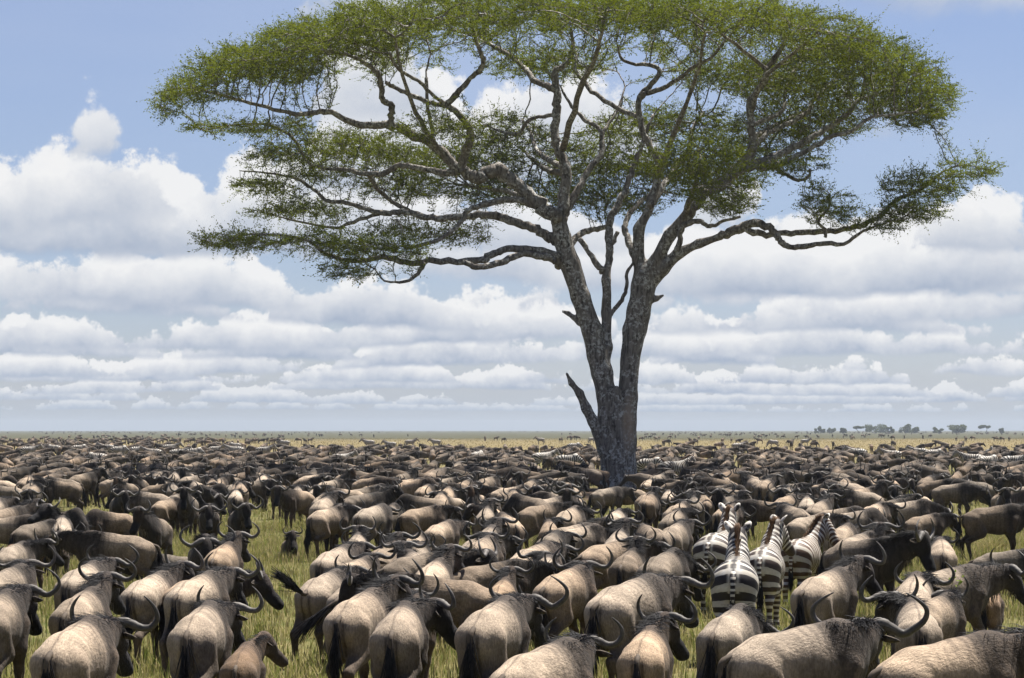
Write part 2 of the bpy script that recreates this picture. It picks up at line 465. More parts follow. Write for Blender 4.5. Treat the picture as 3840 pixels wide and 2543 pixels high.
# limbs traced as (x px, y px, radius px) on the plane through the trunk, with the depth (m) of their two ends
LIMBS = [
 # fused lower trunk and its stems are the first entries (meshed as one blended body)
 ('stem', 0.0, 0.0, [(2306,1845,46),(2296,1760,41),(2287,1675,37),(2279,1580,36),(2272,1487,36),(2258,1400,38),(2240,1331,38),(2220,1237,37),(2177,1112,36),(2137,987,35),(2109,894,33),(2094,827,30)]),
 ('stem', 0.0, 0.3, [(2346,1845,44),(2345,1760,40),(2346,1660,38),(2348,1580,37),(2353,1487,36),(2362,1362,35),(2380,1237,42),(2394,1175,43),(2412,1081,43),(2421,1030,43)]),
 ('stem', -0.4, -0.3, [(2324,1845,38),(2320,1700,33),(2314,1560,30),(2306,1470,24)]),
 ('stem', 0.2, 0.6, [(2262,1400,24),(2275,1300,21),(2276,1175,18),(2275,1050,15),(2278,1000,14)]),
 ('stem', -0.2, -1.2, [(2262,1690,22),(2240,1620,19),(2225,1581,18),(2200,1531,16),(2175,1475,14),(2144,1437,10),(2125,1400,6)]),
 ('stem', 0.3, 0.5, [(2421,1030,40),(2394,975,22),(2394,862,20),(2425,800,19)]),
 ('stem', 0.3, -0.6, [(2421,1040,36),(2462,975,25),(2512,881,24),(2575,812,24)]),
 ('stem', 0.3, -0.8, [(2430,1060,34),(2487,1006,26),(2544,950,22),(2619,915,17),(2700,888,16)]),
 # left side
 ('limb', 0.0, -1.5, [(2094,827,30),(2002,746,25),(1932,692,24),(1880,640,27),(1830,650,26),(1769,660,22),(1704,616,20),(1634,551,19),(1536,497,17),(1449,470,15),(1335,464,13),(1254,426,11),(1200,421,10),(1112,429,9),(1004,403,7),(896,375,6),(788,346,4.5),(680,331,3),(585,350,2)]),
 ('limb', 0.0, 1.0, [(2098,840,26),(2112,760,23),(2121,638,20),(2096,570,18),(2078,518,17),(2085,430,16),(2089,367,16),(2080,275,13),(2132,231,10),(2148,177,8),(2140,110,5)]),
 ('limb', -1.0, -4.0, [(1474,478,14),(1465,453,12),(1468,399,12),(1433,372,11),(1430,323,11),(1417,280,10),(1379,242,9),(1300,205,7),(1200,190,5)]),
 ('limb', -0.8, -5.0, [(1735,640,20),(1736,600,16),(1763,529,16),(1758,475,14),(1715,421,12),(1682,394,12),(1715,350,11),(1763,296,10),(1812,242,10),(1801,193,8),(1785,150,6),(1770,90,4)]),
 ('limb', -2.5, -3.5, [(1690,398,10),(1622,388,9),(1547,361,8.5),(1482,329,8),(1444,307,7)]),
 ('limb', -2.5, -6.5, [(1680,392,9),(1634,367,7),(1579,312,7),(1525,280,6),(1487,253,6),(1460,200,4)]),
 ('limb', -1.0, -1.8, [(1640,560,10),(1628,529,8),(1606,410,7),(1598,291,7)]),
 ('limb', -0.4, 2.5, [(1720,632,16),(1671,649,14),(1579,632,11),(1498,621,11),(1444,649,11),(1379,654,10),(1308,638,8),(1200,627,7),(1149,605,6),(1098,519,6),(1004,468,5),(860,470,3),(760,490,2)]),
 ('limb', 1.5, 3.5, [(1379,654,9),(1417,708,8),(1471,757,8),(1536,790,8)]),
 ('limb', 0.0, 3.8, [(2085,900,26),(2056,885,20),(1980,849,17),(1894,822,16),(1812,806,15),(1715,817,13),(1623,817,12.5),(1525,795,12),(1444,800,11),(1352,779,9),(1281,757,8),(1232,755,7.5),(1177,713,7),(1112,670,6),(1004,650,4),(900,640,2)]),
 ('limb', 2.8, 4.5, [(1420,802,8),(1308,838,7),(1254,855,6),(1112,829,4),(1000,800,2)]),
 ('limb', 0.0, -5.5, [(2125,985,26),(2094,968,22),(2013,941,16),(1905,933,14),(1840,958,14),(1797,978,14),(1653,980,12),(1545,987,11),(1437,966,10),(1329,980,8),(1221,951,7),(1163,908,6),(1076,886,5),(932,879,4),(824,915,2)]),
 ('limb', -0.2, -3.0, [(2100,980,18),(2030,962,13),(1950,955,12),(1880,985,12),(1800,1000,11),(1740,985,10)]),
 ('limb', -3.6, -4.6, [(1590,985,9),(1575,1015,8),(1531,1052,6),(1451,1056,4),(1420,1030,3)]),
 ('limb', 0.0, -2.8, [(2010,770,16),(1934,749,13),(1833,764,12),(1761,785,10),(1725,836,8),(1653,894,7.5),(1523,930,6),(1509,865,5),(1487,822,4)]),
 ('limb', 0.6, 5.0, [(2085,335,14),(2067,329,13),(2002,296,12),(1959,248,10),(1894,199,9),(1840,166,7),(1800,130,5)]),
 ('limb', 0.4, 5.5, [(2085,432,9),(2067,432,8),(1986,448,7.5),(1948,497,6.5),(1894,497,6),(1820,470,4)]),
 ('limb', 0.3, 6.5, [(2125,640,14),(2060,600,11),(2010,560,9),(1990,500,8),(1960,450,6)]),
 # middle
 ('limb', 0.6, 0.2, [(2278,1010,13),(2256,1012,13),(2212,950,10),(2175,894,10)]),
 ('limb', 0.6, 3.0, [(2278,1005,13),(2287,925,14),(2284,849,15),(2300,795,14),(2344,719,12),(2371,638,11),(2393,584,10),(2420,500,7),(2450,430,5)]),
 ('limb', 0.8, 0.6, [(2287,940,9),(2300,912,8),(2316,869,8)]),
 ('limb', 0.5, 0.2, [(2280,1190,10),(2294,1172,9),(2331,1125,8),(2350,1075,7),(2353,1019,6),(2380,980,5)]),
 ('limb', 0.2, 3.5, [(2105,840,16),(2127,790,13),(2170,703,14),(2208,638,12),(2252,584,11),(2257,519,10),(2241,475,9),(2198,454,8),(2154,410,7),(2133,383,6),(2100,320,4)]),
 ('limb', 3.0, 4.5, [(2257,500,8),(2279,470,6),(2317,410,5),(2340,340,4)]),
 ('limb', 0.5, 1.5, [(2425,800,19),(2447,746,17),(2474,627,14),(2436,551,13),(2404,475,12),(2398,367,11),(2440,320,10),(2474,275,10),(2452,248,8),(2344,231,6),(2317,182,5)]),
 ('limb', 1.0, 4.0, [(2404,450,11),(2393,437,10),(2306,399,9),(2219,340,8.5),(2181,296,8),(2154,258,7),(2165,200,5)]),
 ('limb', 1.3, -3.0, [(2398,372,10),(2425,350,10),(2490,329,9),(2561,285,8),(2604,248,7),(2669,215,6),(2720,150,4)]),
 ('limb', 0.5, 4.5, [(2394,985,16),(2355,898,13),(2344,844,11),(2382,773,9),(2440,730,6),(2500,720,4)]),
 ('limb', 0.4, 5.0, [(2092,1000,16),(2170,880,13),(2230,862,11),(2284,846,9)]),
 # right side
 ('limb', -0.6, -2.0, [(2575,812,24),(2642,724,22),(2750,654,23),(2821,562,18),(2815,475,14),(2815,378,13),(2859,318,12),(2880,253,11),(2924,193,10),(2960,120,6)]),
 ('limb', -1.8, -5.5, [(2875,262,9),(2853,242,8),(2777,182,7),(2700,120,4)]),
 ('limb', -1.2, 1.0, [(2760,648,19),(2805,621,17),(2878,598,15),(3001,540,13),(3073,497,11),(3181,425,10),(3224,375,8),(3325,346,7),(3433,288,5),(3520,250,3)]),
 ('limb', -1.2, -4.0, [(2790,632,14),(2893,622,11),(2965,598,10),(3073,540,9),(3109,515,8.5),(3195,490,7),(3267,440,6),(3339,432,4.5),(3433,418,3)]),
 ('limb', -1.5, 4.0, [(2821,560,13),(2857,519,10),(2929,476,9.5),(3022,425,9),(3051,375,8),(3109,324,7),(3181,252,6),(3253,195,4)]),
 ('limb', -1.3, -2.5, [(2870,605,9),(2893,620,8),(2950,656,7),(2994,677,6.5),(3030,663,6),(3037,634,5)]),
 ('limb', -1.8, 3.0, [(2819,470,9),(2930,420,8),(2945,350,7),(2980,260,6),(3060,180,4)]),
 ('limb', -0.8, -3.5, [(2700,888,16),(2749,865,18),(2821,836,16),(2864,843,15),(2907,872,13),(2922,901,12),(2958,926,11),(3022,926,10),(3087,912,9),(3167,915,7),(3217,879,6),(3275,850,4),(3340,830,2)]),
 ('limb', -1.1, -1.5, [(2740,872,14),(2792,861,13),(2878,879,12),(2965,872,11),(3073,868,10.5),(3167,858,10),(3253,836,9),(3311,800,8),(3361,749,7.5),(3433,720,6),(3491,685,5),(3541,641,4),(3620,620,2.5),(3720,640,1.5)]),
 ('limb', -2.6, -3.2, [(3094,890,7),(3094,860,6),(3069,829,5),(3109,778,4.5),(3109,725,3)]),
 ('limb', -0.4, -1.6, [(2535,950,14),(2544,925,12),(2561,850,11),(2626,829,9),(2662,850,8),(2712,829,6),(2777,814,5)]),
 ('limb', -0.4, -6.5, [(2560,826,14),(2590,740,12),(2610,680,10),(2580,610,8),(2620,560,6)]),
 ('limb', -2.5, -7.5, [(2605,700,8),(2680,720,7),(2740,690,5)]),
 # toward and away from the viewer
 ('limb', 0.2, 8.0, [(2440,770,13),(2520,640,11),(2580,560,9),(2600,480,7),(2640,420,5)]),
 ('limb', 0.3, 8.5, [(2120,650,13),(2060,640,10),(2000,600,8),(1960,560,6)]),
 ('limb', 0.2, -8.0, [(2110,560,13),(2180,330,11),(2230,220,9),(2260,120,6)]),
 ('limb', 0.0, -8.0, [(2470,640,11),(2560,420,9),(2620,260,7),(2640,140,5)]),
 ('limb', -1.5, -7.0, [(2818,420,10),(2860,300,8),(3000,180,6),(3080,110,4)]),
 ('limb', 0.3, 8.0, [(2815,520,10),(2850,500,9),(2950,450,7),(3050,400,5)]),
 ('limb', -0.3, 6.0, [(2000,744,11),(1900,720,9),(1800,700,7),(1700,690,5)]),
 ('limb', -1.5, -7.0, [(1640,556,10),(1560,420,8),(1500,250,6),(1480,140,4)]),
]
STUBS = [[(2170,1212,10),(2150,1190,8),(2131,1175,8),(2112,1168,6)], [(2440,1128,9),(2462,1120,7),(2487,1108,5)]]
# foliage pads: centre px, half width px, half height px, depth m, half depth m, weight
PADS = [
 (760,350,190,30,-1.5,2,.8),(1000,250,230,66,-2,4,1.1),(1280,150,270,66,-3,5,1.3),(850,478,165,26,2,2,.7),
 (1080,580,160,34,2,2.5,.6),(1330,550,260,50,3,3,.9),(1000,690,130,38,3.5,2,.6),(1130,785,190,34,4.5,2.5,.6),
 (900,900,165,40,-5,2.5,.9),(1380,930,260,36,-4,2.5,.8),(1310,1010,120,36,-4.5,1.5,.45),(1520,690,200,55,4,2.5,.7),
 (1760,610,230,60,5,3,.8),(1900,500,200,80,6,2.5,.8),(2200,610,260,90,6,3,1.0),(2500,470,330,70,7.5,3,1.2),
 (2600,600,210,80,-6.5,1.8,1.2),(2690,720,140,50,-7,1.2,.6),(3120,300,400,110,1,5,1.8),(3380,350,190,85,0,4,.95),
 (3000,460,280,70,4,3,1.1),(3440,425,110,55,-2,2.5,.7),(3450,690,170,55,-1.5,2.2,.8),(3620,635,140,42,-1.5,1.5,.5),
 (3400,790,140,50,-2.5,2,.6),(3090,765,105,80,-3.2,1.5,.6),(3280,840,110,35,-3,1.2,.3),(2960,630,140,28,-2.5,1.2,.25),
 (2330,740,220,60,5.5,2.5,.7),(2720,770,110,35,-3,1.5,.3),(1640,470,180,50,-3,2,.35),(1500,860,120,30,3,2,.25),
 (2050,240,260,60,6,3,.7),(2750,280,260,70,5,3,.9),(3200,180,260,70,-3,3,1.0),(2900,60,300,30,-6,2,.6),
 (1200,650,150,30,2.5,2.5,.3),(1040,485,180,26,1.5,2.5,.4),(1560,600,260,60,4,3,.6),(1850,700,220,60,5.5,3,.6),(1200,900,220,45,-4,2.5,.5),
 (1700,880,150,30,4,2,.3),(2100,720,200,60,6,2.5,.6),(2650,640,260,90,6.5,2.5,.9),(2450,620,220,60,6,2.5,.7),(2850,560,260,60,5,2.5,.7),
]


def make_acacia():
    root = link('acacia_tree', None, loc=at(2325, 1836) * np.array([1, 1, 0]), category='tree',
                label='tall flat-topped umbrella acacia with forked grey trunk towering over the herd')
    inv = -np.array(root.location)
    bark = bark_material()
    # --- trunk, one blended body
    caps = []
    for kind, d0, d1, pts in LIMBS:
        if kind != 'stem': continue
        n = len(pts)
        P = [at(p[0], p[1], d0 + (d1 - d0) * i / (n - 1)) for i, p in enumerate(pts)]
        r = [p[2] / 80.0 for p in pts]
        for i in range(n - 1):
            caps.append(Cap(P[i], P[i + 1], r[i], r[i + 1]))
    base = at(2325, 1836)
    for a in np.arange(7) * 2 * math.pi / 7 + 0.4:            # root flare
        caps.append(Cap(base + (0.35 * math.cos(a), 0.35 * math.sin(a), 0.9), base + (1.0 * math.cos(a), 0.95 * math.sin(a), -0.15), 0.24, 0.13))
    for s in STUBS:
        P = [at(p[0], p[1], 0.1) for p in s]
        for i in range(len(s) - 1): caps.append(Cap(P[i], P[i + 1], s[i][2] / 80, s[i + 1][2] / 80))

    def disp(x, y, z):                                        # flutes and burrs
        a = np.arctan2(y - base[1], x - base[0])
        return (0.020 * np.sin(7 * a + 1.3 * z) + 0.014 * np.sin(13 * a - 0.8 * z + 2 * np.sin(z * 1.7))
                + 0.018 * np.sin(3.1 * z + 5 * x) * np.sin(4.3 * y + 1.1 * z))
    V, F = blend_mesh(caps, 0.055, 0.055, 0.15, disp)
    link('trunk', mesh_np('trunk', V + inv, F, bark), root)
    # --- limbs
    nodes = []; rads = []
    lr = np.random.default_rng(3)
    for kind, d0, d1, pts in LIMBS:
        n = len(pts)
        s = np.concatenate([[0], np.cumsum([math.hypot(pts[i + 1][0] - pts[i][0], pts[i + 1][1] - pts[i][1]) for i in range(n - 1)])])
        s /= s[-1]
        P = np.array([at(p[0], p[1], d0 + (d1 - d0) * s[i]) for i, p in enumerate(pts)])
        r = np.array([p[2] / 80.0 for p in pts])
        C = catmull(np.c_[P, r], 5)
        P, r = C[:, :3], np.maximum(C[:, 3], 0.02)
        if kind == 'limb':
            P[1:] += lr.normal(0, 0.35, (len(P) - 1, 3)) * r[1:, None] * 0.55
            r = r * (1 + lr.normal(0, 0.06, len(r)))
            v, q, t = tube(P, r, 9)
            bag = Bag(); bag.add(v + inv, q, t)
            link('limb', bag.mesh('limb', bark), root)
            keep = P[2:]
            nodes += list(keep); rads += list(r[2:])
    # --- twigs by space colonisation toward foliage points
    ar = np.random.default_rng(11)
    A = []
    cx, rx, ry = at(2090, 0)[0], 18.6, 12.0
    n = 7600
    rr = np.sqrt(ar.uniform(0.0, 1, n)) ; th = ar.uniform(0, 2 * math.pi, n)
    lump = 0.5 * np.sin(th * 5 + rr * 7) + 0.4 * np.sin(th * 9 - rr * 11)
    x = cx + rx * rr * np.cos(th); y = TREE_Y + ry * rr * np.sin(th)
    z = 22.75 - 3.9 * np.abs((x - cx) / rx) ** 2.3 - 1.0 * ((y - TREE_Y) / ry) ** 2 + 0.35 * lump - np.abs(ar.normal(0, 0.55, n)) - 0.02 * np.maximum(0, x - cx) * 0
    OX = [400, 590, 700, 800, 930, 1050, 1200, 1400, 1600, 2000, 2700, 2900, 3100, 3250, 3400, 3500, 3600, 3800]
    OY = [420, 345, 285, 240, 170, 125, 85, 40, 12, 0, 8, 40, 62, 118, 180, 250, 335, 480]

    def cap(x, y, z, spread):                                 # the domed upper edge of the crown
        u = 1920 + x * FPX / y
        edge = np.interp(u, OX, OY) + 16 * np.sin(u * 0.021 + 1.0) + 12 * np.sin(u * 0.047 + y * 0.7)
        lim = CAM_H + (HOR - edge) * y / FPX
        return np.where(z > lim - spread, lim - spread * ar.uniform(-0.25, 1.35, len(z)), z)
    z = cap(x, y, z, 0.9)
    kp = (0.62 + 0.5 * np.sin(x * 0.9 + 1.3 * np.sin(y * 0.8)) * np.sin(y * 1.1 + 0.8)) * np.where(y > TREE_Y + 5.0, 0.12, np.where(y > TREE_Y + 2.0, 0.4, 1.2))
    ok = ar.uniform(0, 1, n) < kp
    A.append(np.c_[x, y, z][ok])
    for px, py, hw, hh, dy, hd, w in PADS:
        m = int(560 * w)
        q = ar.normal(0, 1, (m, 3)); q /= np.linalg.norm(q, axis=1)[:, None]; q *= (ar.uniform(0.02, 1, m) ** 0.5)[:, None]
        c = at(px, py, dy); k = (TREE_Y + dy) / FPX
        z = c[2] + q[:, 2] * hh * k - 0.25 * (q[:, 0] ** 2 + q[:, 1] ** 2) * hh * k
        xx, yy = c[0] + q[:, 0] * hw * k, c[1] + q[:, 1] * hd
        A.append(np.c_[xx, yy, cap(xx, yy, z, 0.5)])
    A = np.concatenate(A)
    N = [np.array(p) for p in nodes]; par = [-1] * len(N); n0 = len(N); dirs = [None] * n0
    D, KILL, INF = 0.33, 0.36, 4.5
    alive = np.ones(len(A), bool)
    for it in range(70):
        kd = kdtree.KDTree(len(N))
        for i, p in enumerate(N): kd.insert(p, i)
        kd.balance()
        pull = {}
        for j in np.nonzero(alive)[0]:
            co, i, dist = kd.find(A[j])
            if dist < KILL: alive[j] = False; continue
            if dist > INF and it < 40: continue
            v = (A[j] - N[i]) / dist
            pull.setdefault(i, []).append(v)
        if not pull: break
        grew = 0
        for i, vs in pull.items():
            v = np.mean(vs, 0)
            nv = np.linalg.norm(v)
            if nv < 0.15: v = vs[0]; nv = 1
            v = v / nv + ar.normal(0, 0.28, 3) * np.array([1, 1, 0.7])
            if dirs[i] is not None: v = v + 0.35 * dirs[i]
            v /= np.linalg.norm(v)
            p = N[i] + v * D
            N.append(p); par.append(i); dirs.append(v); grew += 1
        if len(N) > 26000: break
    N = np.array(N); par = np.array(par)
    w = np.full(len(N), 0.0); kids = np.zeros(len(N), int)
    for i in range(len(N) - 1, n0 - 1, -1):
        w[i] = max(w[i], 0.0) + (1.0 if kids[i] == 0 else 0.0)
        w[par[i]] += w[i]; kids[par[i]] += 1
    rad = 0.0115 * np.maximum(w, 1) ** 0.44
    rad = np.minimum(rad, 0.11)
    e = np.arange(n0, len(N))
    a, b = N[par[e]], N[e]
    ra = np.where(par[e] < n0, rad[e] * 1.15, rad[par[e]]); rb = rad[e]
    T = b - a; T /= np.linalg.norm(T, axis=1)[:, None]
    u = np.cross(T, np.array([0.3, 0.2, 1.0])); u /= np.linalg.norm(u, axis=1)[:, None]
    wv = np.cross(T, u)
    V = []
    for P_, r_ in ((a - T * 0.02, ra), (b + T * 0.02, rb)):
        for k in range(4):
            an = k * math.pi / 2
            V.append(P_ + r_[:, None] * (math.cos(an) * u + math.sin(an) * wv))
    V = np.stack(V, 1)                                         # (m, 8, 3)
    q = np.array([[k, (k + 1) % 4, 4 + (k + 1) % 4, 4 + k] for k in range(4)])
    F = (np.arange(len(e))[:, None, None] * 8 + q[None]).reshape(-1, 4)
    link('twigs', mesh_np('twigs', V.reshape(-1, 3) + inv, F, bark), root, kind='stuff')
    # --- foliage: fine twiglets carrying small leaf tufts
    tip = e[(w[e] <= 7)]
    near = np.repeat(tip, 5)
    near = near[ar.uniform(0, 1, len(near)) < 0.95]
    m = len(near)
    ctr = np.array([at(2200, 0)[0], TREE_Y, 0])
    out = N[near] - ctr; out[:, 2] = 0; out /= np.linalg.norm(out, axis=1)[:, None] + 1e-6
    gd = np.array([dirs[i] for i in near])
    d = out * 0.45 + gd * 0.7 + ar.normal(0, 0.75, (m, 3)) * np.array([1, 1, 0.36]) + np.array([0, 0, 0.14])
    d /= np.linalg.norm(d, axis=1)[:, None]
    L = ar.uniform(0.25, 0.85, m) * np.where(ar.uniform(0, 1, m) < 0.14, 1.7, 1.0)
    st = N[near] - d * 0.03
    en = st + d * L[:, None]
    s = np.cross(d, np.array([0.1, 0.2, 1.0])); s /= np.linalg.norm(s, axis=1)[:, None]
    s2 = np.cross(d, s)
    wd = 0.005
    TV = np.stack([st + s * wd, st - s * wd, en], 1); TV2 = np.stack([st + s2 * wd, st - s2 * wd, en], 1)
    TV = np.concatenate([TV, TV2]).reshape(-1, 3)
    link('twiglets', mesh_np('twiglets', TV + inv, np.arange(len(TV)).reshape(-1, 3), bark, False), root, kind='stuff')
    K = 10
    f = (np.arange(K) + ar.uniform(0, 1, (m, K))) / K
    f = 0.15 + 0.9 * f
    c = st[:, None] + d[:, None] * (L[:, None] * f)[..., None] + ar.normal(0, 0.018, (m, K, 3))
    ld = d[:, None] * 0.9 + ar.normal(0, 0.6, (m, K, 3)); ld[..., 2] *= 0.8
    ld /= np.linalg.norm(ld, axis=-1)[..., None]
    nv = ar.normal(0, 1, (m, K, 3)); nv[..., 2] += 0.8
    sv = np.cross(ld, nv); sv /= np.linalg.norm(sv, axis=-1)[..., None]
    ll = ar.uniform(0.07, 0.15, (m, K, 1)); lw = ar.uniform(0.016, 0.029, (m, K, 1))
    Q = np.stack([c, c + ld * ll * 0.5 + sv * lw, c + ld * ll, c + ld * ll * 0.5 - sv * lw], 2).reshape(-1, 3)
    keep = ar.uniform(0, 1, m * K) < 0.97
    Q = Q.reshape(-1, 4, 3)[keep].reshape(-1, 3)
    leaf = leaf_material('acacia_leaf', (0.066, 0.094, 0.009), (0.172, 0.205, 0.026))
    link('crown', mesh_np('crown', Q + inv, np.arange(len(Q)).reshape(-1, 4), leaf, False), root, kind='stuff',
         label='layered feathery green foliage of the acacia')
    SC['info'] = str((len(N), len(tip), len(Q) // 4))
    print('ACACIA nodes', len(N), 'leaves', len(Q) // 4)


make_acacia()
# ------------------------------------------------------------------ animal materials
def coat_material():
    m, t, b = material('wildebeest_coat', 0.78, 0.14)
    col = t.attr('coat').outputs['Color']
    al = t.attr('along').outputs['Fac']; br = t.attr('brindle').outputs['Fac']
    ob = t.add('ShaderNodeTexCoord').outputs['Object']
    oi = t.add('ShaderNodeObjectInfo')
    sh = t.vmath('ADD', ob, t.vmath('SCALE', (3.1, 5.7, 1.9), scale=t.math('MULTIPLY', oi.outputs['Random'], 9.0)))
    n1 = t.noise(sh, 3.2, 4.0, 0.6)
    fur = t.noise(t.mapping(sh, (9, 26, 9)), 3.0, 4.0, 0.65)
    fine = t.noise(t.mapping(sh, (60, 60, 16)), 1.0, 3.0, 0.7)
    wob = t.math('MULTIPLY_ADD', t.noise(sh, 4.0, 3.0, 0.6), 0.16, al)
    wv = t.math('SINE', t.math('MULTIPLY', wob, 78.0))
    stripe = t.math('MULTIPLY', t.ss(wv, -0.1, 0.75), t.math('MULTIPLY', br, 0.88))
    c = t.mix(stripe, col, (0.035, 0.028, 0.024, 1))
    k = t.math('MULTIPLY', t.ramp(n1, 0.3, 0.7, 0.60, 1.28), t.math('MULTIPLY', t.ramp(fur, 0.3, 0.7, 0.68, 1.25), t.ramp(fine, 0.3, 0.7, 0.82, 1.16)))
    c = t.vmath('SCALE', c, scale=k)
    tone = t.add('ShaderNodeSeparateColor'); t.put(tone.inputs[0], oi.outputs['Color'])
    c = t.vmath('SCALE', c, scale=t.math('MULTIPLY', tone.outputs[0], 0.92))                       # pale or dark animal
    warm = t.vmath('MULTIPLY', c, (1.08, 0.88, 0.68))
    c = t.mix(tone.outputs[1], c, warm)                                  # browner animal
    t.put(b.inputs['Base Color'], c)
    b.inputs['Sheen Weight'].default_value = 0.04
    b.inputs['Sheen Roughness'].default_value = 0.4
    bp = t.add('ShaderNodeBump'); bp.inputs['Strength'].default_value = 0.5; bp.inputs['Distance'].default_value = 0.03
    t.put(bp.inputs['Height'], t.math('MULTIPLY_ADD', n1, 1.5, fur)); t.l.new(bp.outputs[0], b.inputs['Normal'])
    return m


def hair_material(name, c1, c2, rough=0.42):
    m, t, b = material(name, rough, 0.15)
    ob = t.add('ShaderNodeTexCoord').outputs['Object']
    n = t.noise(t.mapping(ob, (18, 18, 4)), 2.0, 3.0, 0.6)
    t.put(b.inputs['Base Color'], t.mix(t.ss(n, 0.35, 0.65), rgba(c1), rgba(c2)))
    return m


def horn_material():
    m, t, b = material('horn_keratin', 0.62, 0.22)
    ob = t.add('ShaderNodeTexCoord').outputs['Object']
    oi = t.add('ShaderNodeObjectInfo')
    n = t.noise(ob, 16.0, 4.0, 0.65)
    tip = t.attr('coat').outputs['Color']
    c = t.mix(t.ss(n, 0.3, 0.7), (0.62, 0.60, 0.58, 1), (1.15, 1.1, 1.04, 1))
    c = t.mix(1.0, tip, c, 'MULTIPLY')
    c = t.vmath('SCALE', c, scale=t.ramp(oi.outputs['Random'], 0, 1, 0.7, 1.25))
    t.put(b.inputs['Base Color'], c)
    bp = t.add('ShaderNodeBump'); bp.inputs['Strength'].default_value = 0.35; bp.inputs['Distance'].default_value = 0.01
    t.put(bp.inputs['Height'], n); t.l.new(bp.outputs[0], b.inputs['Normal'])
    return m


def zebra_material():
    m, t, b = material('zebra_coat', 0.6, 0.3)
    ph = t.attr('along').outputs['Fac']; zone = t.attr('brindle').outputs['Fac']
    col = t.attr('coat').outputs['Color']
    ob = t.add('ShaderNodeTexCoord').outputs['Object']
    oi = t.add('ShaderNodeObjectInfo')
    n = t.noise(ob, 5.0, 2.0, 0.5); n2 = t.noise(ob, 30.0, 3.0, 0.6)
    w = t.math('SINE', t.math('MULTIPLY_ADD', n, 1.7, ph))
    w = t.math('ADD', w, t.math('MULTIPLY_ADD', n2, 0.25, -0.12))
    s = t.ss(w, -0.36, -0.12)
    tone = t.add('ShaderNodeSeparateColor'); t.put(tone.inputs[0], oi.outputs['Color'])
    dark = t.mix(tone.outputs[1], (0.016, 0.013, 0.013, 1), (0.085, 0.045, 0.024, 1))
    white = t.mix(t.ss(n, 0.4, 0.65), (0.42, 0.38, 0.315, 1), (0.50, 0.475, 0.43, 1))
    c = t.mix(s, white, dark)
    sc = t.add('ShaderNodeSeparateColor'); t.put(sc.inputs[0], col)
    c = t.mix(sc.outputs[1], c, white)                                   # g: always white
    c = t.mix(sc.outputs[0], c, dark)                                    # r: always dark
    t.put(b.inputs['Base Color'], t.vmath('SCALE', c, scale=t.ramp(n2, 0.3, 0.7, 0.88, 1.06)))
    return m


M_COAT = coat_material(); M_HORN = horn_material(); M_ZEBRA = zebra_material()
M_MANE = hair_material('black_mane_hair', (0.006, 0.006, 0.008), (0.020, 0.018, 0.020), 0.6)
M_BEARD = hair_material('pale_beard_hair', (0.035, 0.030, 0.026), (0.20, 0.165, 0.12), 0.6)
M_ZMANE = hair_material('zebra_mane_hair', (0.035, 0.020, 0.014), (0.13, 0.075, 0.04), 0.6)
M_EYE, _t, _b = material('animal_eye', 0.12, 0.6); _b.inputs['Base Color'].default_value = (0.008, 0.006, 0.005, 1)


def rot(pitch, yaw):
    """frame with forward pitched up by pitch and turned left by yaw: forward, left, up"""
    cp, sp, cy, sy = math.cos(pitch), math.sin(pitch), math.cos(yaw), math.sin(yaw)
    f = np.array([cp * cy, cp * sy, sp]); s = np.array([-sy, cy, 0]); u = np.cross(f, s)
    return f, s, u


def strand_mesh(bag, root, d, length, grav, width, seg=3, c=None):
    """many hair strands at once: root (n,3), unit d (n,3), length (n,), grav (n,3)"""
    n = len(root)
    tt = np.linspace(0, 1, seg + 1)
    path = root[:, None] + d[:, None] * (length[:, None] * tt)[..., None] + grav[:, None] * (length[:, None] * tt ** 2)[..., None]
    T = d + grav; T /= np.linalg.norm(T, axis=1)[:, None] + 1e-9
    u = np.cross(T, np.array([0.37, 0.61, 0.70])); u /= np.linalg.norm(u, axis=1)[:, None] + 1e-9
    w = np.cross(T, u)
    V = []
    for k in range(seg):
        ww = width * (1 - 0.55 * (k / seg) ** 1.5)
        for a in (0, 2.094, 4.189):
            V.append(path[:, k] + ww[:, None] * (math.cos(a) * u + math.sin(a) * w))
    V.append(path[:, seg])
    m = len(V)
    V = np.stack(V, 1).reshape(-1, 3)
    q = [[3 * k + a, 3 * k + (a + 1) % 3, 3 * k + 3 + (a + 1) % 3, 3 * k + 3 + a] for k in range(seg - 1) for a in range(3)]
    t = [[3 * (seg - 1) + a, 3 * (seg - 1) + (a + 1) % 3, 3 * seg] for a in range(3)]
    o = np.arange(n)[:, None, None] * m
    bag.add(V, (o + np.array(q)[None]).reshape(-1, 4), (o + np.array(t)[None]).reshape(-1, 3), c)


def leg_chain(hip, joints, radii, cols, br=0.0):
    caps = []
    P = [np.array(hip, float)] + [np.array(j, float) for j in joints]
    for i in range(len(P) - 1):
        caps.append(Cap(P[i], P[i + 1], radii[i], radii[i + 1], col=cols[i], br=br))
    return caps


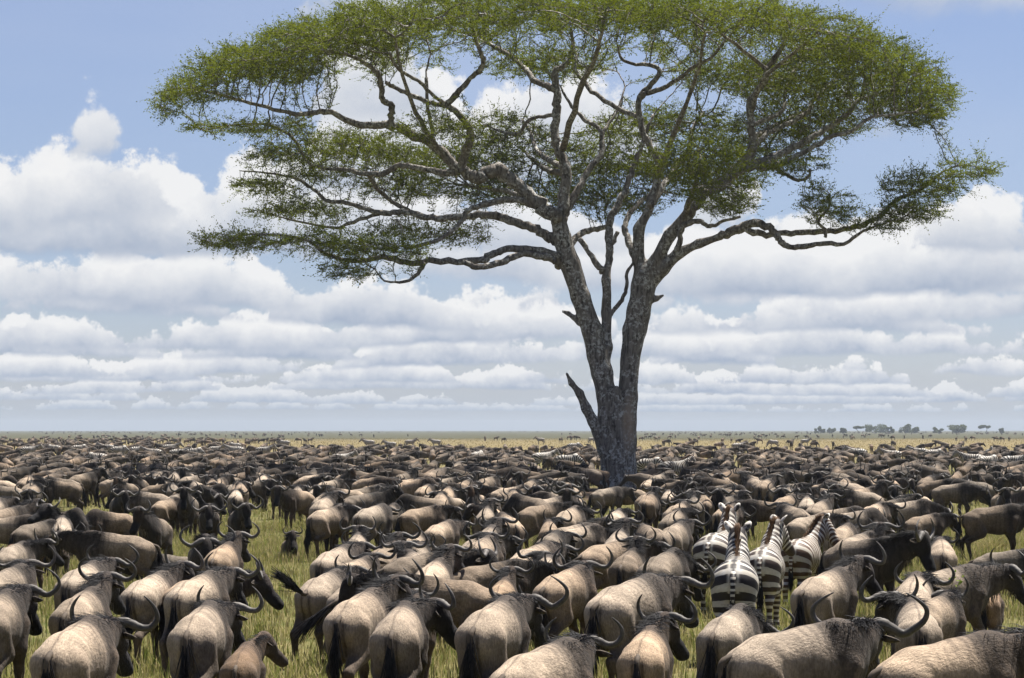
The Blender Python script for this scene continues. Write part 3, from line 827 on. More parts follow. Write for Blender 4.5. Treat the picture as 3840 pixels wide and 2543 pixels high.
def legs(kind, phase, S, cols, lie=False):
    """four jointed legs; phase 0..1 of the walk, None to stand"""
    caps = []
    for side in (1, -1):
        for hind in (0, 1):
            if phase is None:
                sw = (0.03, -0.05)[hind] * side
                lift = 0.0
            else:
                f = (phase + (0.0 if side > 0 else 0.5) + (0.25 if hind else 0.0)) % 1.0
                sw = 0.17 * math.cos(2 * math.pi * f)
                lift = max(0.0, math.sin(2 * math.pi * f)) * 0.10
            if not hind:
                y = 0.120 * side
                kn = (0.37 + sw * 0.62 + lift * 0.6, y * 0.95, 0.42 + lift * 0.55)
                fe = (0.36 + sw - lift * 0.5, y * 0.92, 0.105 + lift)
                ho = (0.395 + sw - lift * 0.9, y * 0.92, 0.03 + lift * 0.7)
                ch = [(0.38, 0.115 * side, 0.92), (0.30 + sw * 0.1, 0.13 * side, 0.68), kn, fe, ho]
                rr = (0.132, 0.092, 0.048, 0.036, 0.046)
            else:
                y = 0.13 * side
                st = (-0.42 + sw * 0.35 + lift * 0.5, 0.13 * side, 0.66)
                hk = (-0.74 + sw * 0.75, y, 0.46 + lift * 0.6)
                fe = (-0.69 + sw, y * 0.95, 0.105 + lift)
                ho = (-0.65 + sw + lift * 0.1, y * 0.95, 0.03 + lift * 0.85)
                ch = [(-0.52, 0.10 * side, 0.92), st, hk, fe, ho]
                rr = (0.155, 0.118, 0.054, 0.036, 0.046)
            ch = [np.array(c) * S for c in ch]
            caps += leg_chain(ch[0], ch[1:], [r * S[0] for r in rr], cols)
            caps.append(Cap(ch[-1], ch[-1] + np.array((0.03, 0, -0.0)), 0.040, 0.034, col=(0.02, 0.018, 0.016)))
    return caps


def ear_mesh(bag, base, d, up, length, width, c=(0.05, 0.04, 0.035), blunt=False):
    d = d / np.linalg.norm(d); s = np.cross(d, up); s /= np.linalg.norm(s); nn = np.cross(s, d)
    prof = [(0, .35, .0), (.18, .8, .12), (.42, 1.0, .18), (.7, .72, .12), (.9, .32, .04), (1.0, .02, 0)]
    if blunt: prof = [(0, .55, .05), (.2, .88, .16), (.45, 1.0, .2), (.7, .94, .16), (.88, .66, .08), (1.0, .22, 0)]
    V = []
    for f, w, dp in prof:
        for a in np.linspace(-1, 1, 5):
            V.append(base + d * f * length + s * a * w * width * 0.5 - nn * (1 - a * a) * dp * width * 1.3 + nn * 0.0)
    n0 = len(V)
    V2 = [v - nn * 0.010 for v in V]
    q = []
    for i in range(5):
        for j in range(4):
            a = i * 5 + j
            q.append((a, a + 1, a + 6, a + 5)); q.append((n0 + a, n0 + a + 5, n0 + a + 6, n0 + a + 1))
    edge = [i * 5 for i in range(6)] + [25 + j for j in range(1, 5)] + [i * 5 + 4 for i in range(4, -1, -1)]
    for a, b in zip(edge[:-1], edge[1:]): q.append((a, b, n0 + b, n0 + a))
    bag.add(np.array(V + V2), np.array(q), None, c)


def body_attrs(V, caps, kc=0.03):
    W = np.zeros(len(V)); C = np.zeros((len(V), 3)); U = np.zeros(len(V)); B = np.zeros(len(V))
    for c in caps:
        d, t = c.dist(V)
        w = np.exp(np.clip(-d / kc, -40, 12))
        W += w; C += w[:, None] * c.col; U += w * (c.ua + t * (c.ub - c.ua)); B += w * c.br
    W += 1e-20
    return C / W[:, None], U / W, B / W


def make_wildebeest(neck=(10, 0), head=(-52, 0), phase=None, horn=0.86, tail=0.0, tail_side=0.0, mane=1.0, calf=False, lie=False,
                    res=0.019, seed=0, beard=1.0, blaze=0.0, wind=-0.5, horn_shape=0.0, build=1.0):
    """returns the meshes of one wildebeest facing +X, feet at z = 0"""
    r = np.random.default_rng(100 + seed)
    S = np.array([1.0, 1.0, 1.0])
    tan, mid, dk = (0.45, 0.37, 0.285), (0.175, 0.140, 0.110), (0.070, 0.057, 0.047)
    nk = (0.075, 0.060, 0.050); face = (0.014, 0.013, 0.015); legc = [(0.17, 0.13, 0.10), (0.11, 0.085, 0.066), (0.08, 0.06, 0.046), (0.075, 0.055, 0.042), (0.02, 0.018, 0.015)]
    if calf:
        tan, mid, dk, nk = (0.27, 0.18, 0.11), (0.22, 0.145, 0.09), (0.15, 0.10, 0.066), (0.16, 0.11, 0.075)
        face = (0.060, 0.045, 0.036)
    wd = build if not calf else 0.9
    thigh = tuple(0.5 * np.array(tan) + 0.5 * np.array(mid))  # thighs kept darker, lower-body shade painted into the coat
    caps = [
        Cap((0.34, 0, 0.965), (0.05, 0, 0.94), 0.330, 0.310, 0.61 * wd, col=dk, u=(0.78, 0.52), br=0.75),
        Cap((0.38, 0, 1.115), (0.08, 0, 1.055), 0.155, 0.130, 0.60, col=tuple(0.5 * (np.array(dk) + mid)), u=(0.82, 0.55), br=0.5),
        Cap((0.05, 0, 0.925), (-0.38, 0, 0.925), 0.300, 0.270, 0.73 * wd, col=mid, u=(0.52, 0.25), br=0.12),
        Cap((0.0, 0, 1.02), (-0.42, 0, 1.0), 0.19, 0.185, 1.0, col=tan, u=(0.5, 0.22)),
        Cap((-0.38, 0, 0.935), (-0.60, 0, 0.905), 0.245, 0.215, 0.80 * wd, col=tan, u=(0.25, 0.05)),
        Cap((-0.56, 0.085, 0.95), (-0.60, 0.090, 0.70), 0.135, 0.110, col=thigh, u=(0.1, 0.05)),
        Cap((-0.56, -0.085, 0.95), (-0.60, -0.090, 0.70), 0.135, 0.110, col=thigh, u=(0.1, 0.05)),
        Cap((-0.38, 0.145, 1.045), (-0.42, 0.140, 0.99), 0.062, 0.070, col=tan, u=(0.1, 0.05)),
        Cap((-0.38, -0.145, 1.045), (-0.42, -0.140, 0.99), 0.062, 0.070, col=tan, u=(0.1, 0.05)),
        Cap((0.42, 0, 0.84), (0.46, 0, 0.98), 0.17, 0.19, 0.8, col=nk, u=(0.8, 0.85), br=0.8),
    ]
    nb = np.array([0.47, 0, 1.085])
    if lie:
        caps += [Cap((0.30, 0.20, 0.66), (0.55, 0.16, 0.62), 0.07, 0.05, col=legc[1]), Cap((0.30, -0.20, 0.66), (0.55, -0.16, 0.62), 0.07, 0.05, col=legc[1]),
                 Cap((-0.45, 0.2, 0.74), (-0.1, 0.27, 0.66), 0.12, 0.05, col=legc[1]), Cap((-0.45, -0.2, 0.74), (-0.1, -0.27, 0.66), 0.12, 0.05, col=legc[1])]
    else:
        caps += legs('w', phase, S, legc)
    np_, ny = R(neck[0]), R(neck[1])
    f1, s1, u1 = rot(np_ * 0.8, ny * 0.55); f2, s2, u2 = rot(np_ * 1.15, ny * 1.1)
    NL = 0.50
    m1 = nb + f1 * NL * 0.52; poll = m1 + f2 * NL * 0.52
    nkc = [Cap(nb - f1 * 0.08 - (0, 0, 0.03), m1 - u1 * 0.03, 0.225, 0.172, 0.60, s1, nk, (0.86, 1.02), 0.95),
             Cap(m1 - u1 * 0.03, poll - u2 * 0.015, 0.172, 0.118, 0.62, s2, nk, (1.02, 1.22), 0.6)]
    caps += nkc
    hf, hs, hu = rot(R(head[0]), ny * 1.1 + R(head[1]))
    HL = 0.47
    fl = np.array(face) * 1.6 + np.array([0.02, 0.014, 0.01])
    bl = np.array([0.26, 0.15, 0.06]) * blaze + fl * (1 - blaze)
    caps += [Cap(poll, poll + hf * 0.10, 0.112, 0.105, 0.86, hs, fl, (1.25, 1.25)),
             Cap(poll + hf * 0.06 + hu * 0.035, poll + hf * 0.17 + hu * 0.025, 0.070, 0.068, 1.0, hs, bl, (1.25, 1.25)),
             Cap(poll + hf * 0.09 - hu * 0.012, poll + hf * (HL - 0.06), 0.098, 0.067, 0.74, hs, face, (1.25, 1.25)),
             Cap(poll + hf * (HL - 0.11), poll + hf * (HL + 0.005), 0.070, 0.068, 1.08, hs, face, (1.25, 1.25)),
             Cap(poll + hf * 0.10 - hu * 0.055, poll + hf * (HL - 0.10) - hu * 0.03, 0.068, 0.043, 0.8, hs, tuple(np.array(face) * 1.5), (1.25, 1.25))]
    for sd in (1, -1):                                          # brow ridges over the eyes, nostril pads
        caps.append(Cap(poll + hf * 0.15 + hs * sd * 0.068 + hu * 0.03, poll + hf * 0.19 + hs * sd * 0.068 + hu * 0.02, 0.024, 0.020, col=face))
        caps.append(Cap(poll + hf * (HL + 0.02) + hs * sd * 0.04 + hu * 0.03, poll + hf * (HL + 0.045) + hs * sd * 0.045 + hu * 0.01, 0.026, 0.022, col=(0.012, 0.012, 0.013)))
    V, F = blend_mesh(caps, res, 0.020, 0.06)
    col, al, br = body_attrs(V, caps)
    x, y, z = V.T
    dn = np.minimum(*[c.dist(V)[0] for c in nkc]); dbd = np.min([c.dist(V)[0] for c in caps[:4]], 0)
    wn = 1 / (1 + np.exp(np.clip((dn - dbd) / 0.03, -30, 30)))
    al = (0.48 + 0.8 * x) * (1 - wn) + al * wn
    fore = np.clip((x - 0.02) / 0.3, 0, 1) * np.clip((z - 0.55) / 0.15, 0, 1) * (1 - wn)
    br = np.maximum(br, 0.85 * fore)
    col = col * (1 - 0.30 * fore[:, None])
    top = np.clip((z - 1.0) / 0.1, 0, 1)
    if not calf:                                                # sunlit back and shaded flanks and thighs painted into the coat colour
        lit_back = np.clip((z - 0.86 + 0.05 * np.sin(9 * x + 2 * y) + 0.035 * np.sin(23 * x + 11 * z)) / 0.24, 0, 1); lit_back = lit_back * lit_back * (3 - 2 * lit_back)
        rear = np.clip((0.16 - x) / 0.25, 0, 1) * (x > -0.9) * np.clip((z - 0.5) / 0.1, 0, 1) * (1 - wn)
        tgt = np.array([0.17, 0.135, 0.105]) * (1 - lit_back[:, None]) + np.array([0.445, 0.362, 0.275]) * lit_back[:, None]
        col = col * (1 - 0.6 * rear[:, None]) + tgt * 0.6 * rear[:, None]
    ridge = np.exp(-(y / 0.013) ** 2) * top * ((x > -0.75) & (x < 0.35))
    groove = np.exp(-((np.abs(y) - 0.052) / 0.016) ** 2) * (x < -0.66) * np.clip((1.06 - z) / 0.1, 0, 1) * (z > 0.62)  # dark coat and recess shade beside the tail, both painted as colour
    belly_shade = np.clip((0.78 - z) / 0.16, 0, 1) * ((x > -0.8) & (x < 0.6) & (z > 0.5))
    dkm = np.clip(0.6 * ridge + 0.85 * groove, 0, 1)[:, None]
    col = col * (1 - dkm) + dkm * np.array([0.06, 0.045, 0.035])
    col = col * (1 - 0.35 * belly_shade[:, None])  # shade of the underside painted into the coat
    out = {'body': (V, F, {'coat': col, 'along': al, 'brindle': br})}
    # --- horns (one mesh each)
    W = -hf * 0.80 + hu * 0.60; W /= np.linalg.norm(W); Fw = np.cross(hs, W) * -1
    if Fw.dot(hf) < 0: Fw = -Fw
    O = poll + W * 0.075 + hf * 0.035
    if horn > 0:
        k = horn_shape
        if horn < 0.45:
            ctrl = [(0.04, 0, 0, .030), (0.07, .05, 0, .024), (0.10, .12, -.01, .017), (0.11, .19, -.02, .005)]
            hk = 1.0
        else:
            ctrl = [(0.012, 0.012, 0.0, .050), (0.075, 0.035, 0.012, .052), (0.15, 0.012 - .02 * k, 0.03, .045), (0.235, -0.028 - .03 * k, 0.045, .037), (0.318, -0.012, 0.045, .032),
                    (0.372 + .02 * k, 0.065, 0.03, .0265), (0.372 + .03 * k, 0.155, 0.005, .021), (0.330 + .01 * k, 0.235, -0.02, .014), (0.275 - .02 * k, 0.295, -0.035, .005)]
            hk = horn
        out['horns'] = []
        for sd in (1, -1):
            C = catmull(np.array(ctrl), 4)
            P = np.array([O + hs * sd * c[0] * hk * 1.1 + W * c[1] * hk * 0.95 + Fw * c[2] * hk for c in C])
            rd = C[:, 3] * (0.30 + 0.62 * hk) if horn >= 0.45 else C[:, 3]
            rd = rd * (1 + 0.06 * np.sin(np.arange(len(rd)) * 2.4) * np.linspace(1, 0, len(rd)))
            v, q, t = tube(P, rd, 9)
            fr = np.repeat(np.linspace(0, 1, len(P)), 9); fr = np.r_[fr, 0, 1]
            b = Bag(); b.add(v, q, t)
            cc = np.array([0.135, 0.126, 0.118]) * (1 - fr[:, None]) + np.array([0.075, 0.071, 0.07]) * fr[:, None]
            b.c = [cc]
            out['horns'].append(b)
    # --- ears
    out['ears'] = []
    for sd in (1, -1):
        b = Bag()
        ear_mesh(b, poll + hs * sd * 0.075 + hf * 0.035 - hu * 0.01, hs * sd * 0.86 - hf * 0.30 - hu * 0.30 - np.array([0, 0, 0.12]), hu, 0.20, 0.085)
        out['ears'].append(b)
    # --- eyes
    out['eyes'] = []
    for sd in (1, -1):
        out['eyes'].append(poll + hf * 0.165 + hs * sd * 0.083 + hu * 0.012)
    # --- mane: forehead to withers and a little down the back
    b = Bag()
    spine = catmull(np.array([poll + W * 0.02 + hf * 0.05 + hu * 0.06, poll + u2 * 0.10 - f2 * 0.04, m1 + u1 * 0.148, nb + np.array([0.0, 0, 0.150]) + f1 * 0.02, (0.34, 0, 1.262), (0.22, 0, 1.235)]), 10)
    n = int(1300 * mane) if not calf else 300
    f = r.uniform(0, 1, n) ** 0.9
    idx = f * (len(spine) - 1); i0 = np.minimum(idx.astype(int), len(spine) - 2); fr = (idx - i0)[:, None]
    root = spine[i0] * (1 - fr) + spine[i0 + 1] * fr
    lat = r.normal(0, 0.018, n)
    root = root + np.outer(lat, [0, 1, 0]) - np.array([0, 0, 0.012])
    side = np.where(r.uniform(0, 1, n) < 0.5 + 0.42 * np.sign(wind) * min(1, abs(wind) * 1.5), 1.0, -1.0)
    d = np.stack([r.normal(-0.35, 0.25, n), side * r.uniform(0.1, 0.8, n), r.uniform(0.25, 0.75, n)], 1)
    d /= np.linalg.norm(d, axis=1)[:, None]
    L = r.uniform(0.07, 0.20, n) * (1.0 - 0.9 * np.maximum(f - 0.55, 0)) * (0.75 if calf else 1.0)
    g = np.stack([r.normal(-0.35, 0.25, n), side * r.uniform(0.1, 0.8, n), r.uniform(-1.1, -0.3, n)], 1)
    strand_mesh(b, root, d, L, g, r.uniform(0.0018, 0.0042, n), 4)
    out['mane'] = b
    # --- beard along the throat
    b = Bag()
    th = catmull(np.array([poll + hf * 0.26 - hu * 0.085, poll - hu * 0.10 + hf * 0.02 - u2 * 0.02, m1 - u1 * 0.185, nb - u1 * 0.20 + f1 * 0.05, (0.52, 0, 0.80)]), 8)
    n = int(200 * beard)
    f = r.uniform(0, 1, n); idx = f * (len(th) - 1); i0 = np.minimum(idx.astype(int), len(th) - 2); fr = (idx - i0)[:, None]
    root = th[i0] * (1 - fr) + th[i0 + 1] * fr + np.outer(r.normal(0, 0.022, n), [0, 1, 0]) + np.array([0, 0, 0.01])
    d = np.stack([r.normal(0.05, 0.2, n), r.normal(0, 0.16, n), np.full(n, -1.0)], 1)
    if n:
        strand_mesh(b, root, d, r.uniform(0.09, 0.22, n), np.zeros((n, 3)), np.full(n, 0.006), 2)
        out['beard'] = b
    # --- tail
    b = Bag()
    t0 = np.array([-0.775, 0, 1.045])
    down = np.array([-0.12 - 0.75 * tail, 0.55 * tail_side, -1.0 + 1.6 * tail])
    down /= np.linalg.norm(down)
    up_c = np.array([-0.3, 0.2 * tail_side, 0.55]) if tail > 0.6 else np.array([-0.03, 0.14 * tail_side, -0.1])
    dock = catmull(np.array([t0 + (0.05, 0, 0), t0 + (-0.065, 0, -0.03 - .02 * (1 - tail)), t0 + (-0.07, 0, -0.04) + down * 0.16, t0 + (-0.07, 0, -0.04) + down * 0.36 + up_c * 0.06]), 4)
    v, q, t = tube(dock, np.linspace(0.034, 0.017, len(dock)), 7)
    b.add(v, q, t, np.array([0.30, 0.235, 0.17]) if not calf else np.array([0.22, 0.15, 0.1]))
    out['tail'] = b
    h = Bag()
    n = 150
    f = r.uniform(0.35, 1, n); idx = f * (len(dock) - 1); i0 = np.minimum(idx.astype(int), len(dock) - 2)
    root = dock[i0] + r.normal(0, 0.010, (n, 3))
    dd = down + r.normal(0, 0.13, (n, 3)) + up_c * 0.4 * f[:, None]
    dd /= np.linalg.norm(dd, axis=1)[:, None]
    gr = (np.tile(np.array([0, 0, -0.3 - 0.0 * tail]), (n, 1)) + up_c * 0.5) if tail > 0.2 else np.tile(np.array([0.03, 0.1 * tail_side, -0.1]), (n, 1))
    strand_mesh(h, root, dd, r.uniform(0.28, 0.50, n) * (0.7 if calf else 1), gr, np.full(n, 0.0065), 4)
    out['tuft'] = h
    if lie:
        dz = np.array([0, 0, -0.60])
        for key in ('body',):
            V2 = out[key][0] + dz; out[key] = (V2, out[key][1], out[key][2])
        for bb in out.get('horns', []) + out['ears'] + [out['mane'], out['tail'], out['tuft']] + ([out['beard']] if 'beard' in out else []):
            bb.v = [q_ + dz for q_ in bb.v]
        out['eyes'] = [e + dz for e in out['eyes']]
    return out


def make_zebra(neck=(48, 0), head=(-40, 0), phase=None, res=0.019, seed=0, tail_side=0.0):
    r = np.random.default_rng(500 + seed)
    S = np.array([1.0, 1.0, 1.03])
    K = (0, 0, 0)
    caps = [
        Cap((0.34, 0, 0.98), (0.05, 0, 0.97), 0.315, 0.315, 0.74, col=K),
        Cap((0.38, 0, 1.15), (0.10, 0, 1.12), 0.15, 0.15, 0.75, col=K),
        Cap((0.05, 0, 0.97), (-0.36, 0, 0.99), 0.315, 0.30, 0.92, col=K),
        Cap((-0.36, 0, 1.0), (-0.56, 0, 1.0), 0.285, 0.255, 1.0, col=K),
        Cap((-0.54, 0.12, 1.02), (-0.60, 0.125, 0.74), 0.175, 0.140, col=K),
        Cap((-0.54, -0.12, 1.02), (-0.60, -0.125, 0.74), 0.175, 0.140, col=K),
        Cap((0.44, 0, 0.88), (0.46, 0, 1.0), 0.18, 0.20, 0.85, col=K)]
    caps += legs('z', phase, S, [K] * 5)
    nb = np.array([0.43, 0, 1.10])
    f1, s1, u1 = rot(R(neck[0]) * 0.85, R(neck[1]) * 0.5); f2, s2, u2 = rot(R(neck[0]) * 1.12, R(neck[1]) * 1.15)
    NL = 0.62
    m1 = nb + f1 * NL * 0.5; poll = m1 + f2 * NL * 0.52
    nc = [Cap(nb - f1 * 0.06, m1, 0.245, 0.190, 0.72, s1, K, (0, NL * .5)), Cap(m1, poll, 0.190, 0.135, 0.78, s2, K, (NL * .5, NL))]
    caps += nc
    hf, hs, hu = rot(R(head[0]), R(neck[1]) * 1.15 + R(head[1]))
    HL = 0.48
    hc = [Cap(poll, poll + hf * 0.15, 0.125, 0.115, 0.88, hs, K), Cap(poll + hf * 0.10, poll + hf * (HL - 0.08), 0.105, 0.068, 0.76, hs, K),
          Cap(poll + hf * (HL - 0.12), poll + hf * HL, 0.068, 0.064, 0.95, hs, K), Cap(poll + hf * 0.08 - hu * 0.05, poll + hf * 0.24 - hu * 0.05, 0.085, 0.055, 0.72, hs, K)]
    caps += hc
    V, F = blend_mesh(caps, res, 0.022, 0.06)
    x, y, z = V.T
    # one continuous stripe phase: upright bands on the barrel, fanning into level bands over the rump and legs
    px, pz = -0.10, 0.70
    th = np.arctan2(-(x - px), np.maximum(z - pz, -1) * 1.0 + 1e-6)
    th = np.clip(th, 0, 2.2)
    body = np.where(x > px, (x - px) * 58.0, -th * 23.0)
    low = z < pz
    hind = x < px
    body = np.where(low & hind, -1.57 * 23.0 - (pz - z) * 62.0 - np.clip(th - 1.57, 0, 1) * 0, body)
    body = np.where((~low) & hind & (th > 1.57), -1.57 * 23.0, body)
    fl = (z < 0.66) & (x > 0.1)
    body = np.where(fl, 0.36 * 58 + (0.66 - z) * 80.0, body)
    dn = np.full(len(V), 9.0); un = np.zeros(len(V))
    for c in nc:
        d, t = c.dist(V); s = c.ua + t * (c.ub - c.ua)
        un = np.where(d < dn, s, un); dn = np.minimum(dn, d)
    dh = np.full(len(V), 9.0)
    for c in hc: dh = np.minimum(dh, c.dist(V)[0])
    db = np.full(len(V), 9.0)
    for c in caps[:7]: db = np.minimum(db, c.dist(V)[0])
    wn = 1 / (1 + np.exp(np.clip((dn - db) / 0.02, -30, 30)))
    neckp = (0.48 - px) * 58.0 + (un - 0.06) * 66.0
    ph = body * (1 - wn) + neckp * wn
    hp = (0.48 - px) * 58 + NL * 66 + ((V - poll) @ hf) * 90 + np.abs((V - poll) @ hs) * 60
    wh = 1 / (1 + np.exp(np.clip((dh - np.minimum(dn, db)) / 0.012, -30, 30)))
    ph = ph * (1 - wh) + hp * wh
    hx = (V - poll) @ hf
    dark = np.clip((hx - (HL - 0.13)) / 0.05, 0, 1) * (wh > 0.5)
    topb = np.clip((z - 1.08) / 0.06, 0, 1) * (wn < 0.5) * (wh < 0.5)
    rear = np.clip((-0.2 - x) / 0.1, 0, 1) * (wn < 0.5)
    dark = np.maximum(dark, np.exp(-(y / 0.022) ** 2) * np.maximum(topb, rear * (z > 0.95)))
    dark = np.maximum(dark, (z < 0.045) * 1.0)
    white = np.exp(-((np.abs(y) - 0.055) / 0.018) ** 2) * rear * (z > 0.9)
    white = np.maximum(white, np.clip((0.74 - z) / 0.06, 0, 1) * (np.abs(y) < 0.14) * (x > -0.4) * (x < 0.25) * (z > 0.55))
    col = np.stack([np.clip(dark, 0, 1), np.clip(white, 0, 1), np.zeros(len(V))], 1)
    out = {'body': (V, F, {'coat': col, 'along': ph, 'brindle': np.zeros(len(V))})}
    out['ears'] = []
    for sd in (1, -1):
        b = Bag()
        ear_mesh(b, poll + hs * sd * 0.062 - hf * 0.02 + hu * 0.05, hs * sd * 0.62 - hf * 0.5 + hu * 0.75, hf * 0.8 + hs * sd * 0.4, 0.19, 0.125, blunt=True)
        out['ears'].append(b)
    out['eyes'] = [poll + hf * 0.17 + hs * sd * 0.082 + hu * 0.03 for sd in (1, -1)]
    b = Bag()                                                   # stiff upright mane
    sp = catmull(np.array([poll + hf * 0.05 + hu * 0.10, poll + u2 * 0.11 - hf * 0.02, m1 + u1 * 0.165, nb + u1 * 0.20 - f1 * 0.02, (0.28, 0, 1.29)]), 10)
    n = 900
    f = r.uniform(0, 1, n); idx = f * (len(sp) - 1); i0 = np.minimum(idx.astype(int), len(sp) - 2); fr = (idx - i0)[:, None]
    tg = np.gradient(sp, axis=0); tg /= np.linalg.norm(tg, axis=1)[:, None]
    root = sp[i0] * (1 - fr) + sp[i0 + 1] * fr
    sd = np.array([s1] * n); up = np.cross(sd, tg[i0]); up *= np.sign((up @ np.array([0, 0, 1.0])) + 1e-6)[:, None]
    root = root + sd * r.normal(0, 0.012, (n, 1)) - up * 0.03
    d = up + tg[i0] * r.normal(-0.1, 0.12, (n, 1)) + sd * r.normal(0, 0.1, (n, 1))
    d /= np.linalg.norm(d, axis=1)[:, None]
    strand_mesh(b, root, d, (0.05 + 0.09 * np.sin(np.clip(f * 1.1, 0, 1) * math.pi) ** 0.6) + r.uniform(0.0, 0.025, n), np.zeros((n, 3)), np.full(n, 0.006), 2)
    out['mane'] = b
    b = Bag()
    t0 = np.array([-0.80, 0, 1.12])
    dock = catmull(np.array([t0 + (0.06, 0, 0.02), t0 + (-0.06, 0, -0.05), t0 + (-0.09, 0.03 * tail_side, -0.25), t0 + (-0.08, 0.08 * tail_side, -0.45)]), 4)
    v, q, t = tube(dock, np.linspace(0.042, 0.022, len(dock)), 7)
    out['tail_np'] = (v, q, t)
    h = Bag(); n = 160
    root = dock[-1] + r.normal(0, 0.012, (n, 3)) + np.outer(r.uniform(0, 0.18, n), [0, 0, 1])
    dd = np.array([-0.02, 0.1 * tail_side, -1.0]) + r.normal(0, 0.08, (n, 3))
    strand_mesh(h, root, dd, r.uniform(0.2, 0.4, n), np.zeros((n, 3)), np.full(n, 0.006), 3)
    out['tuft'] = h
    return out


def ico(rad, c):
    t = (1 + 5 ** 0.5) / 2
    V = np.array([(-1, t, 0), (1, t, 0), (-1, -t, 0), (1, -t, 0), (0, -1, t), (0, 1, t), (0, -1, -t), (0, 1, -t), (t, 0, -1), (t, 0, 1), (-t, 0, -1), (-t, 0, 1)], float)
    V = V / np.linalg.norm(V[0]) * rad + c
    F = np.array([(0, 11, 5), (0, 5, 1), (0, 1, 7), (0, 7, 10), (0, 10, 11), (1, 5, 9), (5, 11, 4), (11, 10, 2), (10, 7, 6), (7, 1, 8), (3, 9, 4), (3, 4, 2), (3, 2, 6), (3, 6, 8), (3, 8, 9), (4, 9, 5), (2, 4, 11), (6, 2, 10), (8, 6, 7), (9, 8, 1)])
    return V, F


def kit(kind, parts):
    """meshes of one pose: list of (part name, mesh, far) - far parts are kept on small distant copies too"""
    out = []
    V, F, at_ = parts['body']
    body_m = M_COAT if kind == 'w' else M_ZEBRA
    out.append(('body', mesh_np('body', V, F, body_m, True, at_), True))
    for b in parts.get('horns', []): out.append(('horn', b.mesh('horn', M_HORN), True))
    for b in parts['ears']: out.append(('ear', b.mesh('ear', M_EARS if kind == 'w' else M_ZEAR), kind != 'w'))
    for e in parts['eyes']:
        v, f = ico(0.019, e)
        out.append(('eye', mesh_np('eye', v, f, M_EYE), False))
    out.append(('mane', parts['mane'].mesh('mane', M_MANE if kind == 'w' else M_ZMANE), True))
    if 'beard' in parts: out.append(('beard', parts['beard'].mesh('beard', M_BEARD), False))
    if 'tail' in parts: out.append(('tail', parts['tail'].mesh('tail', M_DOCK), True))
    if 'tail_np' in parts:
        v, q, t = parts['tail_np']
        out.append(('tail', mesh_np('tail', v, [q, t], M_ZEBRA, True, {'coat': np.zeros((len(v), 3)), 'along': v[:, 2] * 90, 'brindle': np.zeros(len(v))}), True))
    out.append(('tail_tuft', parts['tuft'].mesh('tail_tuft', M_MANE), True))
    return out


M_EARS, _t, _b = material('ear_skin', 0.8, 0.2)
_t.put(_b.inputs['Base Color'], _t.mix(_t.ss(_t.noise(_t.add('ShaderNodeTexCoord').outputs['Object'], 22.0, 3.0), 0.4, 0.65), (0.028, 0.023, 0.02, 1), (0.10, 0.08, 0.062, 1)))
M_ZEAR, _t, _b = material('zebra_ear_skin', 0.8, 0.2)
_t.put(_b.inputs['Base Color'], _t.mix(_t.ss(_t.noise(_t.add('ShaderNodeTexCoord').outputs['Object'], 14.0, 3.0), 0.42, 0.55), (0.05, 0.045, 0.04, 1), (0.55, 0.51, 0.46, 1)))
M_DOCK, _t, _b = material('tail_skin', 0.8, 0.2)
_t.put(_b.inputs['Base Color'], _t.mix(_t.noise(_t.add('ShaderNodeTexCoord').outputs['Object'], 20.0, 3.0), (0.05, 0.039, 0.03, 1), (0.13, 0.10, 0.075, 1)))


def place(kind, meshes, x, y, heading, scale=1.0, tone=(1.0, 0.0), name=None, label='', group=None, near=True, mirror=False):
    """heading: 0 = facing away along +Y, 90 = facing right (+X), 180 = facing the viewer"""
    o = link(name or ('wildebeest' if kind == 'w' else 'zebra'), None, None, (x, y, 0), label=label, category='wildebeest' if kind == 'w' else 'zebra')
    if group: o['group'] = group
    o.rotation_euler = (0, 0, R(90 - heading))
    o.scale = (scale, -scale if mirror else scale, scale)
    last = None
    for nm, me, far in meshes:
        if not near and not far: continue
        c = link(nm, me, last if nm == 'tail_tuft' and last else o)
        if nm == 'tail': last = c
        c.color = (tone[0], tone[1], 0, 1)
    return o
